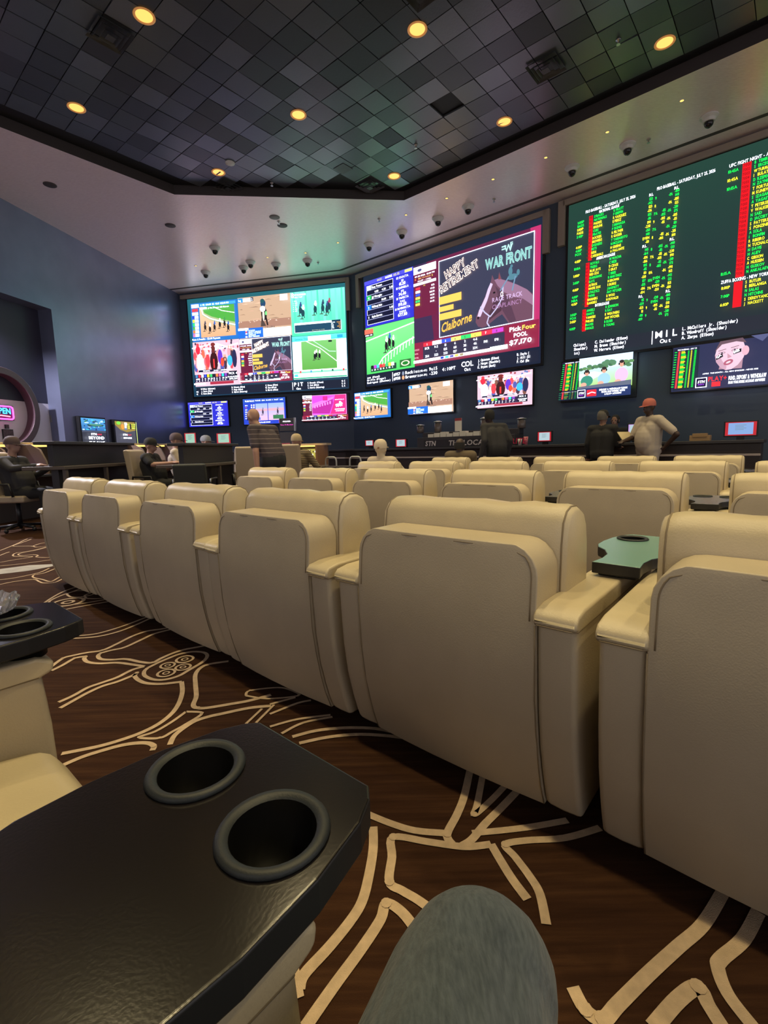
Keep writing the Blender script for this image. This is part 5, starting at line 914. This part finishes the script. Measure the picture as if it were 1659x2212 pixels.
# ------------------------------------------------------------------ race carrels at the left
def carrel_unit(label, x0, y0, x1, y1, ztop, zdesk, side=.5):
    a = Vector((x0, y0, 0)); b = Vector((x1, y1, 0)); L = (b-a).length; rz = math.atan2(y1-y0, x1-x0); t = thing('race_carrel', label, 'carrel', a, rz)
    MB().box(0, L, -.04, .04, zdesk, ztop-.045).build('screen_panel', carrel, t, bevel=.006); MB().box(-.10, L+.06, -.14, .16, ztop-.045, ztop).build('top_ledge', carrel, t, bevel=.008)
    MB().box(-.04, L+.04, -.20, .40, zdesk-.05, zdesk).build('desk_top', carrel_trim, t, bevel=.008); MB().box(.05, L-.05, -.05, .05, 0, zdesk-.05).build('base_panel', carrel, t)
    for x in (0, L/2, L-.05): MB().box(x, x+.05, -.19, -.14, 0, zdesk-.05).build('desk_leg', carrel_trim, t)
    return t
carrel_unit('dark charcoal carrel with overhanging ledge beside the left seated man', -4.62, 6.80, -4.62, 8.8, 1.285, .94)
carrel_unit('dark charcoal carrel right of the man in the black cap', -3.12, 7.55, -2.92, 9.4, 1.235, .90)
t = thing('carrel_bench', 'long row of taupe carrels with gold-lit dividers along the left wall', 'carrel row', (-6.15, 7.6, 0), math.radians(80.9))
MB().box(0, 5.6, .25, .31, 0, 1.29).build('back_board', carrel_trim, t); MB().box(-.05, 5.65, .12, .36, 1.29, 1.33).build('top_rail', vinyl, t, bevel=.006); MB().box(0, 5.6, -.35, .25, .74, .78).build('desk_top', carrel, t, bevel=.006)
for k in range(8):
    x = .1+k*.68; d = MB().prism([(-.30, .78), (.25, .78), (.25, 1.29), (-.02, 1.29), (-.18, 1.20), (-.28, 1.0)], 'x', x, x+.04).build('divider', mat('brown_divider', (.22, .15, .11), .4), t, bevel=.004)
    MB().box(x+.005, x+.30, -.10, .06, 1.25, 1.285).build('gold_light', gold, d)
    if k % 2 == 0: MB().box(x+.22, x+.50, .17, .22, .86, 1.12).build('small_monitor', mat('violet_monitor', (.30, .18, .60), .4, emit=.9, var=.6, vscale=30), t)
t = thing('carrel_bench', 'taupe carrel with lit game monitor right of the high-back chair', 'carrel row', (-2.35, 9.9, 0), math.radians(-13))
MB().box(0, 1.2, .3, .36, 0, 1.17).build('back_board', carrel_trim, t); MB().box(-.05, 1.25, .1, .4, 1.17, 1.21).build('top_rail', vinyl, t); MB().box(0, 1.2, -.35, .3, .74, .78).build('desk_top', gold if 0 else vinyl, t); MB().box(1.16, 1.2, -.3, .3, .78, 1.17).build('divider', mat('copper_divider', (.30, .15, .07), .35), t); MB().box(.02, 1.15, .05, .09, 1.145, 1.168).build('gold_light', gold, t)
c = Cv(); c.rect(0, 0, .34, .28, (150, 140, 60))
for i in range(30): c.rect(.34*RNG.random()*.9, .28*RNG.random()*.9, .03, .03, RNG.choice(((235, 225, 90), (60, 50, 30), (240, 240, 220), (120, 100, 40))))
c.build('game_monitor', t, (.72, .14, .82))
def carrel_chair(label, x, y, rz, tint=None, M=vinyl, zt=1.16, w=.25):
    t = thing('high_back_chair', label, 'chair', (x, y, 0), rz, 'high-back chairs at the carrels')
    MB().prism([(-.26, .52), (-.16, .50), (-.22, zt-.02), (-.28, zt), (-.34, zt-.01)], 'x', -w, w).build('backrest', M, t, bevel=.025, seg=3); MB().box(-w-.01, w+.01, -.24, .28, .43, .53).build('seat', M, t, bevel=.03, seg=3)
    for sx in (-1, 1): MB().tube([(sx*(w+.03), -.20, .52), (sx*(w+.04), -.18, .70), (sx*(w+.04), .12, .70), (sx*(w+.03), .16, .52)], .018, 8).build('armrest', black, t, smooth=True)
    MB().lathe([(.0, .06), (.035, .06), (.03, .43), (.0, .43)], 14).build('pedestal', black, t, smooth=True)
    for k in range(5):
        a = k*2*math.pi/5; l = MB().tube([(0, 0, .09), (.28*math.cos(a), .28*math.sin(a), .06)], .022, 8).build('foot', black, t, smooth=True); MB().ell((.28*math.cos(a), .28*math.sin(a), .03), (.03, .03, .03), 10, 6).build('caster', black, l, smooth=True)
    return t
carrel_chair('tan high-back chair holding the man at the left edge', -5.40, 7.12, -math.pi/2); carrel_chair('tan high-back chair holding the man in the black cap', -4.0, 8.4, -math.pi/2)
carrel_chair('tan high-back chair holding the man in the striped jacket, seen from behind', xy(633, 8.1), 8.1, math.radians(-8), zt=1.18, w=.24); carrel_chair('tan chair seen edge-on right of the dark carrel', xy(512, 10.0), 10.0, math.radians(65)); carrel_chair('empty tan chair left of the striped-shirt man', xy(545, 8.2), 8.2, math.radians(20)); carrel_chair('black mesh office chair beside the dark carrel', xy(426, 7.1), 7.1, math.radians(5), M=mat('black_mesh', (.03, .035, .033), .6), zt=.93, w=.22)
# tubular rail frame standing in the aisle
t = thing('walker_frame', 'grey tubular walking frame standing in front of the counter', 'walking frame', (xy(748, 9.3), 9.3, 0), math.radians(-14))
for x in (-.28, .21): MB().tube([(x-.11, 0, .03)]+[(x-.11, 0, .84)]+[(x-.11+.05*(1-math.cos(a)), 0, .84+.09*math.sin(a)) for a in (.5, 1.0, 1.5)]+[(x+.06+.05*math.sin(a), 0, .93-.09*(1-math.cos(a))) for a in (.1, .6, 1.1, 1.5)]+[(x+.11, 0, .84), (x+.11, 0, .03)], .017, 8).build('loop_handle', mat('pale_tube', (.50, .50, .48), .35, metal=.6), t, smooth=True); MB().tube([(x-.11, 0, .70), (x+.11, 0, .70)], .012, 8).build('cross_bar', steel, t, smooth=True)
MB().box(-.40, .34, -.03, .16, .73, .76).build('tray', carrel_trim, t, bevel=.005)
# ------------------------------------------------------------------ people: overlapping volumes fused into one skin by a voxel remesh
def capsule(mb, a, b, r0, r1, seg=12):
    a, b = Vector(a), Vector(b); d = (b-a); L = d.length or 1e-4; d = d/L
    pts = [a-d*r0*.98, a-d*r0*.8, a-d*r0*.45, a, a+(b-a)*.5, b, b+d*r1*.45, b+d*r1*.8, b+d*r1*.98]
    mb.tube(pts, [r0*.2, r0*.6, r0*.89, r0, (r0+r1)/2, r1, r1*.89, r1*.6, r1*.2], seg)
STAND = dict(pelvis=(0, 0, .97), chest=(0, .0, 1.28), neck=(0, -.01, 1.47), head=(0, .03, 1.62), shL=(-.19, 0, 1.41), shR=(.19, 0, 1.41), elL=(-.25, -.03, 1.14), elR=(.25, -.03, 1.14), wrL=(-.25, .05, .90), wrR=(.25, .05, .90), hipL=(-.09, 0, .94), hipR=(.09, 0, .94), knL=(-.11, .03, .51), knR=(.11, .03, .51), anL=(-.12, 0, .09), anR=(.12, 0, .09))
SIT = dict(pelvis=(0, 0, .58), chest=(0, -.06, .90), neck=(0, -.06, 1.08), head=(0, -.02, 1.22), shL=(-.19, -.05, 1.02), shR=(.19, -.05, 1.02), elL=(-.25, .05, .78), elR=(.25, .05, .78), wrL=(-.18, .27, .74), wrR=(.18, .27, .74), hipL=(-.09, 0, .56), hipR=(.09, 0, .56), knL=(-.12, .44, .56), knR=(.12, .44, .56), anL=(-.12, .46, .09), anR=(.12, .46, .09))
def person(label, loc, rz, base, mats, over={}, yaw=0, nod=0, sleeve=1, belly=0, girth=1, voxel=.012, head_on=True, extra=None, scale=1):
    """mats = skin, top, bottom, shoe"""
    J = {k: Vector(v) for k, v in {**base, **over}.items()}; mb = MB(); B = []
    def cap(lab, a, b, r0, r1): capsule(mb, a, b, r0, r1); B.append((lab, Vector(a), Vector(b), r0, r1))
    def ell(lab, c, r): mb.ell(c, r); B.append((lab, Vector(c), Vector(c)+Vector((0, 0, .001)), min(r), min(r)))
    g = girth; hx = Vector((1, 0, 0)); acr = (J['shR']-J['shL']).normalized()
    for s in (-1, 1):
        cap(1, J['pelvis']+acr*(.065*s)+Vector((0, 0, .06)), J['chest']+acr*(.075*s), .125*g, .125*g); cap(1, J['chest']+acr*(.075*s), J['neck']+acr*(.07*s)-Vector((0, 0, .10)), .12*g, .07*g)
        cap(2, J['pelvis']+acr*(.06*s)-Vector((0, 0, .02)), J['pelvis']+acr*(.06*s)+Vector((0, 0, .03)), .13*g, .13*g)
    cap(1, J['shL'], J['shR'], .070*g, .070*g); cap(1, J['neck']-Vector((0, 0, .06)), J['shL'], .06, .065); cap(1, J['neck']-Vector((0, 0, .06)), J['shR'], .06, .065)
    if belly: ell(1, J['pelvis']*.55+J['chest']*.45+Vector((0, .08, 0)), (.15*g, .12+belly, .23))
    cap(0, J['neck']-Vector((0, 0, .05)), J['head']-Vector((0, .01, .05)), .056, .054)
    for s in 'LR':
        sh, el, wr = J['sh'+s], J['el'+s], J['wr'+s]
        m_ = sh.lerp(el, .75) if sleeve == 1 else el
        cap(1, sh, m_, .066*g, .058*g if sleeve == 1 else .055); cap(0 if sleeve == 1 else 1, m_ if sleeve == 1 else sh.lerp(el, .9), el, .045, .042 if sleeve == 1 else .052)
        cap(0 if sleeve == 1 else 1, el, wr, .043 if sleeve == 1 else .053, .030 if sleeve == 1 else .04)
        d = (wr-el).normalized(); q = d.cross(Vector((0, 0, 1))); q = q.normalized() if q.length > .1 else Vector((0, 1, 0)); dn = d.cross(q).normalized()
        cap(0, wr, wr+d*.07, .028, .034)
        for i, (o_, l_) in enumerate(((-.030, .060), (-.010, .072), (.011, .068), (.031, .052))):
            k = wr+d*.085+q*o_; m2 = k+d*l_*.55; cap(0, k, m2, .0105, .0100); cap(0, m2, m2+d*l_*.4+dn*.018*(1 if dn.z < 0 else -1), .0100, .009)
        th = -1 if s == 'L' else 1; k = wr+d*.03+q*(.03*th); cap(0, k, k+d*.035+q*(.028*th), .013, .011); cap(0, k+d*.035+q*(.028*th), k+d*.062+q*(.034*th), .011, .010)
        hp, kn, an = J['hip'+s], J['kn'+s], J['an'+s]
        cap(2, hp, kn, .095*g, .072); cap(2, kn, an, .072, .058); f = Vector((0, 1, 0)); cap(3, an+Vector((0, -.03, -.045)), an+Vector((0, .14, -.055)), .042, .036)
    H = J['head']; RM = Matrix.Rotation(yaw, 3, 'Z') @ Matrix.Rotation(nod, 3, 'X')
    def hp_(v): return H+RM @ Vector(v)
    if head_on:
        ell(0, hp_((0, -.012, .02)), (.076, .093, .098)); ell(0, hp_((0, .022, -.045)), (.056, .062, .068)); cap(0, hp_((0, .085, .0)), hp_((0, .098, -.028)), .010, .014); cap(0, hp_((0, .072, -.062)), hp_((0, .078, -.062)), .024, .020)
        for s in (-1, 1): cap(0, hp_((.078*s, -.005, .012)), hp_((.078*s, -.010, -.03)), .016, .012)
    root = thing('person', label, 'person', loc, rz); root.scale = (scale,)*3
    me = mb.mesh('body', mats, weld=False); o = bpy.data.objects.new('body', me); COL.objects.link(o)
    rm = o.modifiers.new('r', 'REMESH'); rm.mode = 'VOXEL'; rm.voxel_size = voxel; sm = o.modifiers.new('s', 'SMOOTH'); sm.iterations = 4; sm.factor = .5
    bpy.context.view_layer.update(); nm = bpy.data.meshes.new_from_object(o.evaluated_get(bpy.context.evaluated_depsgraph_get())); bpy.data.objects.remove(o)
    nm.materials.clear()
    for M in mats: nm.materials.append(M)
    n = len(nm.polygons); C = np.zeros(n*3); nm.polygons.foreach_get('center', C); C = C.reshape(-1, 3); best = np.full(n, 9.); idx = np.zeros(n, int)
    for lab, a, b, r0, r1 in B:
        a_ = np.array(a); ab = np.array(b)-a_; t_ = np.clip(((C-a_)@ab)/(ab@ab+1e-9), 0, 1); d = np.linalg.norm(C-a_-t_[:, None]*ab, axis=1)-(r0+(r1-r0)*t_); m_ = d < best; best[m_] = d[m_]; idx[m_] = lab
    nm.polygons.foreach_set('material_index', idx.tolist()); nm.polygons.foreach_set('use_smooth', [True]*n); nm.name = 'body'
    link(bpy.data.objects.new('body', nm), root)
    if head_on:
        e = MB()
        for s in (-1, 1): e.ell(hp_((.030*s, .078, .008)), (.011, .008, .008), 8, 6)
        e.build('eyes', mat('dark_eye', (.02, .015, .012), .2), root, smooth=True); MB().ell(hp_((0, .098, -.064)), (.022, .006, .005), 10, 5).build('mouth', mat('lip', (.22, .09, .08), .5), root, smooth=True)
    if extra: extra(root, hp_, J, RM)
    return root
def cap_hat(M, brim=1, flip=1, M2=None):
    def f(root, hp, J, RM):
        mb = MB(); V = []; seg = 20; prof = [(1.0, .015), (1.02, .05), (.93, .09), (.70, .122), (.35, .137), (.02, .140)]
        for r, z in prof: V += [tuple(hp((.088*r*math.cos(2*math.pi*k/seg), -.010+.106*r*math.sin(2*math.pi*k/seg), z))) for k in range(seg)]
        mb.add(V, [[i*seg+k, i*seg+(k+1) % seg, (i+1)*seg+(k+1) % seg, (i+1)*seg+k] for i in range(len(prof)-1) for k in range(seg)]); h = mb.build('cap', M, root, smooth=True)
        if brim:
            v = []
            for z in (.022, .014): v += [tuple(hp((x, flip*y-.01, z-.02*(y-.08)/.1))) for x, y in ((-.080, .05), (-.074, .11), (-.045, .165), (0, .18), (.045, .165), (.074, .11), (.080, .05))]
            MB().add(v, [[0, 1, 2, 3, 4, 5, 6], [13, 12, 11, 10, 9, 8, 7]]+[[i, i+1, i+8, i+7] for i in range(6)]).build('brim', M2 or M, h)
    return f
def hair(M, bald=0):
    def f(root, hp, J, RM):
        mb = MB(); V = []; seg = 20; prof = [(.97, -.05), (1.03, .0), (1.03, .05), (.85, .095), (.5, .122), (.05, .13)] if not bald else [(.95, -.055), (1.02, -.01), (1.02, .035), (.99, .05)]
        for r, z in prof: V += [tuple(hp((.084*r*math.cos(a), -.030+.096*r*math.sin(a), z))) for a in [2*math.pi*k/seg for k in range(seg)]]
        mb.add(V, [[i*seg+k, i*seg+(k+1) % seg, (i+1)*seg+(k+1) % seg, (i+1)*seg+k] for i in range(len(prof)-1) for k in range(seg)]); mb.build('hair', M, root, smooth=True)
    return f
def both(*fs):
    def f(*a):
        for g in fs: g(*a)
    return f
skinA = mat('skin_light', (.42, .24, .18), .5); skinB = mat('skin_dark', (.06, .034, .026), .5); skinC = mat('skin_medium', (.28, .15, .10), .5)
blackc = mat('black_cloth', (.018, .018, .020), .85); navyc = mat('charcoal_cloth', (.035, .034, .038), .85); shoe = mat('dark_shoe', (.02, .018, .016), .6); whitec = mat('off_white_cloth', (.52, .45, .37), .85, bump=.3, bscale=18); denim_d = mat('dark_trousers', (.022, .024, .030), .85); olive = mat('olive_cloth', (.14, .105, .065), .85, bump=.3, bscale=20); hoodw = mat('cream_hoodie', (.55, .47, .36), .9, bump=.3, bscale=20)
def stripes(name, c0, c1, sc, duty=.62):
    M = bpy.data.materials.new(name); M.use_nodes = True; nt = M.node_tree; b = nt.nodes['Principled BSDF']; tc = nt.nodes.new('ShaderNodeTexCoord'); w = nt.nodes.new('ShaderNodeTexWave'); w.wave_type = 'BANDS'; w.bands_direction = 'Z'; w.inputs['Scale'].default_value = sc; w.inputs['Distortion'].default_value = .6; r = nt.nodes.new('ShaderNodeValToRGB'); r.color_ramp.interpolation = 'CONSTANT'; r.color_ramp.elements[0].color = (*c0, 1); r.color_ramp.elements[1].position = duty; r.color_ramp.elements[1].color = (*c1, 1)
    nt.links.new(tc.outputs['Object'], w.inputs[0]); nt.links.new(w.outputs['Fac'], r.inputs[0]); nt.links.new(r.outputs[0], b.inputs['Base Color']); b.inputs['Roughness'].default_value = .85; return M
strp = stripes('striped_polo', (.055, .042, .055), (.20, .16, .165), 5.2, .95); strj = stripes('striped_jacket', (.06, .045, .03), (.34, .26, .15), 11, .6)
person('bald man in a striped polo standing bent forward in the aisle', (xy(590, 6.5), 6.5, 0), math.radians(62), STAND, (skinA, strp, denim_d, shoe),
       dict(chest=(0, .09, 1.24), neck=(0, .17, 1.42), head=(0, .27, 1.53), shL=(-.20, .11, 1.36), shR=(.20, .11, 1.36), elL=(-.27, .01, 1.08), elR=(.25, .06, 1.06), wrL=(-.27, .0, .83), wrR=(.24, .10, .82), pelvis=(0, -.03, .95)), nod=-.45, belly=.0, girth=1.08)
person('man in white shirt, white trousers and red cap, hand on hip', (xy(1400, 7.8), 7.8, 0), math.radians(104), STAND, (skinB, whitec, whitec, shoe), dict(elL=(-.42, -.12, 1.18), wrL=(-.23, -.10, 1.0), elR=(.24, .10, 1.15), wrR=(.14, .34, 1.10)), belly=.015, girth=1.14, yaw=.1,
       extra=cap_hat(mat('salmon_red_cap', (.55, .16, .12), .8), M2=None))
p = ST(0, 0); t_ = at_y(1352, 942, 8.05)
tag(MB().box(-.13, .13, -.09, .09, -.004, .004).build('paper_form', mat('cream_form', (.72, .60, .36), .8), None, (t_.x, 8.05, t_.z), math.radians(20)), 'cream paper form held between the man in white and the clerk', 'paper'); bpy.data.objects['paper_form'].rotation_euler[0] = math.radians(50)
person('man in black with a dark cap standing at the counter, seen from behind', (xy(1300, 8.3), 8.3, 0), math.radians(-40), STAND, (skinC, blackc, blackc, shoe), dict(wrR=(.22, .30, 1.08), elR=(.26, .05, 1.12)), sleeve=0, girth=1.15, scale=.93, yaw=-.3, extra=both(hair(mat('grey_hair', (.12, .11, .10), .8)), cap_hat(blackc)))
s_, z_ = on_t(1329, 920, 10.1); person('clerk with dark hair behind the counter, only face showing', ST(s_, 10.1), A2+math.pi, STAND, (skinC, blackc, blackc, shoe), {}, sleeve=0, scale=.92, extra=hair(blackc))
person('dark-clothed man leaning forward at the counter', (xy(1074, 8.75), 8.75, 0), math.radians(15), STAND, (skinB, navyc, blackc, shoe), dict(neck=(-.02, .14, 1.44), chest=(0, .07, 1.26), head=(-.04, .22, 1.57), shL=(-.19, .10, 1.38), shR=(.19, .10, 1.38), wrL=(-.28, .05, .86)), sleeve=0, girth=1.05, scale=1.02, extra=hair(blackc))
sk = dict(pelvis=(0, 0, .56), chest=(0, -.12, .80), neck=(0, -.16, .95), head=(0, -.16, 1.07), shL=(-.19, -.15, .90), shR=(.19, -.15, .90), elL=(-.27, -.02, .74), elR=(.27, -.02, .74), wrL=(-.14, .2, .70), wrR=(.14, .2, .70))
person('person in cream hoodie and backwards white cap seated in the third row', ST(-4.50, 5.36), A2, SIT, (hoodw, hoodw, denim_d, shoe), sk, sleeve=0, yaw=.25, nod=.1, extra=both(lambda root, hp, J, RM: MB().ell(hp((0, -.104, .028)), (.036, .012, .020), 12, 8).build('cap_opening', skinC, root, smooth=True), cap_hat(mat('cream_cap', (.62, .53, .42), .8))))
person('person in olive shirt with dark hair seated in the farthest row', ST(-4.30, 7.13), A2, SIT, (skinB, olive, denim_d, shoe), {**sk, 'shL': (-.22, -.15, .93), 'shR': (.22, -.15, .93), 'head': (0, -.15, 1.09), 'elR': (.19, -.02, .76), 'elL': (-.19, -.02, .76)}, girth=1.15, extra=hair(blackc, 1))
person('man in dark jacket and striped-edge cap seated at the left edge', (-5.35, 7.12, 0), -math.pi/2, SIT, (skinA, navyc, blackc, shoe), dict(elR=(.26, .12, .92), wrR=(.2, .42, .95), wrL=(-.18, .42, .95), head=(0, -.02, 1.25)), sleeve=0, belly=.05, girth=1.15, extra=cap_hat(mat('plum_cap', (.09, .06, .065), .8)))
person('man in black shirt and black cap seated at the carrel', (-3.95, 8.4, 0), -math.pi/2, SIT, (skinA, blackc, blackc, shoe), dict(elR=(.25, .10, .90), wrR=(.18, .40, .92), wrL=(-.18, .38, .90)), belly=.04, girth=1.1, nod=-.1, extra=cap_hat(blackc))
person('seated man in pale shirt and dark cap behind the carrel', (xy(394, 9.0), 9.0, 0), math.radians(-75), SIT, (skinA, whitec, blackc, shoe), {}, scale=1.07, extra=cap_hat(mat('plum_cap', (.09, .06, .065), .8))); person('seated man in grey cap, head just above the carrel', (xy(456, 11.0), 11.0, 0), math.radians(-75), SIT, (skinA, navyc, blackc, shoe), {}, scale=1.08, extra=cap_hat(mat('grey_cap', (.28, .29, .31), .8)))
person('seated man in striped jacket and tan cap, mostly hidden by chair', (xy(648, 8.25), 8.25, 0), math.radians(-15), SIT, (skinA, strj, blackc, shoe), dict(elR=(.33, .02, .80), wrR=(.34, .22, .70)), sleeve=0, girth=1.05, extra=cap_hat(mat('tan_cap', (.48, .38, .24), .8)))
# office items: white cup by the man at the left edge
tag(MB().lathe([(.0, 0), (.03, 0), (.04, .09), (.0, .09)], 16).build('paper_cup', white_p, None, (-4.80, 7.45, .94), 0, smooth=True), 'small white cup on the carrel desk by the left man', 'cup')
# ------------------------------------------------------------------ the photographer's jeans
def denim():
    M = bpy.data.materials.new('blue_grey_denim'); M.use_nodes = True; nt = M.node_tree; b = nt.nodes['Principled BSDF']; tc = nt.nodes.new('ShaderNodeTexCoord'); L = nt.links.new
    n = nt.nodes.new('ShaderNodeTexNoise'); n.inputs['Scale'].default_value = 260; n.inputs['Detail'].default_value = 3; mp = nt.nodes.new('ShaderNodeMapping'); mp.inputs['Scale'].default_value = (1, .25, 1); n2 = nt.nodes.new('ShaderNodeTexNoise'); n2.inputs['Scale'].default_value = 9; n2.inputs['Detail'].default_value = 4
    r = nt.nodes.new('ShaderNodeValToRGB'); r.color_ramp.elements[0].position = .32; r.color_ramp.elements[0].color = (.036, .050, .064, 1); r.color_ramp.elements[1].position = .7; r.color_ramp.elements[1].color = (.100, .125, .15, 1)
    mx = nt.nodes.new('ShaderNodeMix'); mx.inputs[0].default_value = .45; L(tc.outputs['Object'], mp.inputs[0]); L(mp.outputs[0], n.inputs['Vector']); L(tc.outputs['Object'], n2.inputs['Vector']); L(n.outputs['Fac'], mx.inputs[2]); L(n2.outputs['Fac'], mx.inputs[3]); L(mx.outputs[0], r.inputs[0]); L(r.outputs[0], b.inputs['Base Color'])
    bp = nt.nodes.new('ShaderNodeBump'); bp.inputs['Strength'].default_value = .35; bp.inputs['Distance'].default_value = .004; n3 = nt.nodes.new('ShaderNodeTexNoise'); n3.inputs['Scale'].default_value = 14; n3.inputs['Distortion'].default_value = .8; b2 = nt.nodes.new('ShaderNodeBump'); b2.inputs['Strength'].default_value = .5; b2.inputs['Distance'].default_value = .03; L(mp.outputs[0], n3.inputs['Vector']); L(n3.outputs['Fac'], b2.inputs['Height']); L(n.outputs['Fac'], bp.inputs['Height']); L(b2.outputs[0], bp.inputs['Normal']); L(bp.outputs[0], b.inputs['Normal']); b.inputs['Roughness'].default_value = .9; b.inputs['Sheen Weight'].default_value = .2; return M
DEN = denim(); root = thing('person', 'denim-clad leg with bent knee at the bottom of the view', 'person', (0, 0, 0), 0)
mb = MB()
def SP(s, t, z): p = ST(s, t, z); return (p.x, p.y, p.z)
for hipq, kn, an in (((.005, -.24, .578), (-.208, .345, .553), (-.19, .40, .10)), ((.12, -.24, .56), (.20, .33, .53), (.18, .42, .10))):
    capsule(mb, SP(*hipq), SP(*kn), .140, .080, 18); capsule(mb, SP(kn[0], kn[1]+.01, kn[2]-.02), SP(*an), .078, .064, 18); mb.ell(SP(kn[0], kn[1]+.02, kn[2]+.004), (.078, .076, .078)); capsule(mb, SP(an[0], an[1]-.02, .05), SP(an[0], an[1]+.16, .04), .045, .038)
capsule(mb, SP(-.10, -.27, .58), SP(.12, -.27, .58), .13, .13, 16)
me = mb.mesh('body', DEN, weld=False); o = bpy.data.objects.new('b', me); COL.objects.link(o); rm = o.modifiers.new('r', 'REMESH'); rm.mode = 'VOXEL'; rm.voxel_size = .007; sm = o.modifiers.new('s', 'SMOOTH'); sm.iterations = 6
bpy.context.view_layer.update(); nm = bpy.data.meshes.new_from_object(o.evaluated_get(bpy.context.evaluated_depsgraph_get())); bpy.data.objects.remove(o); nm.materials.clear(); nm.materials.append(DEN); nm.materials.append(shoe); nm.polygons.foreach_set('use_smooth', [True]*len(nm.polygons))
for pl in nm.polygons:
    if pl.center.z < .085: pl.material_index = 1
link(bpy.data.objects.new('body', nm), root)
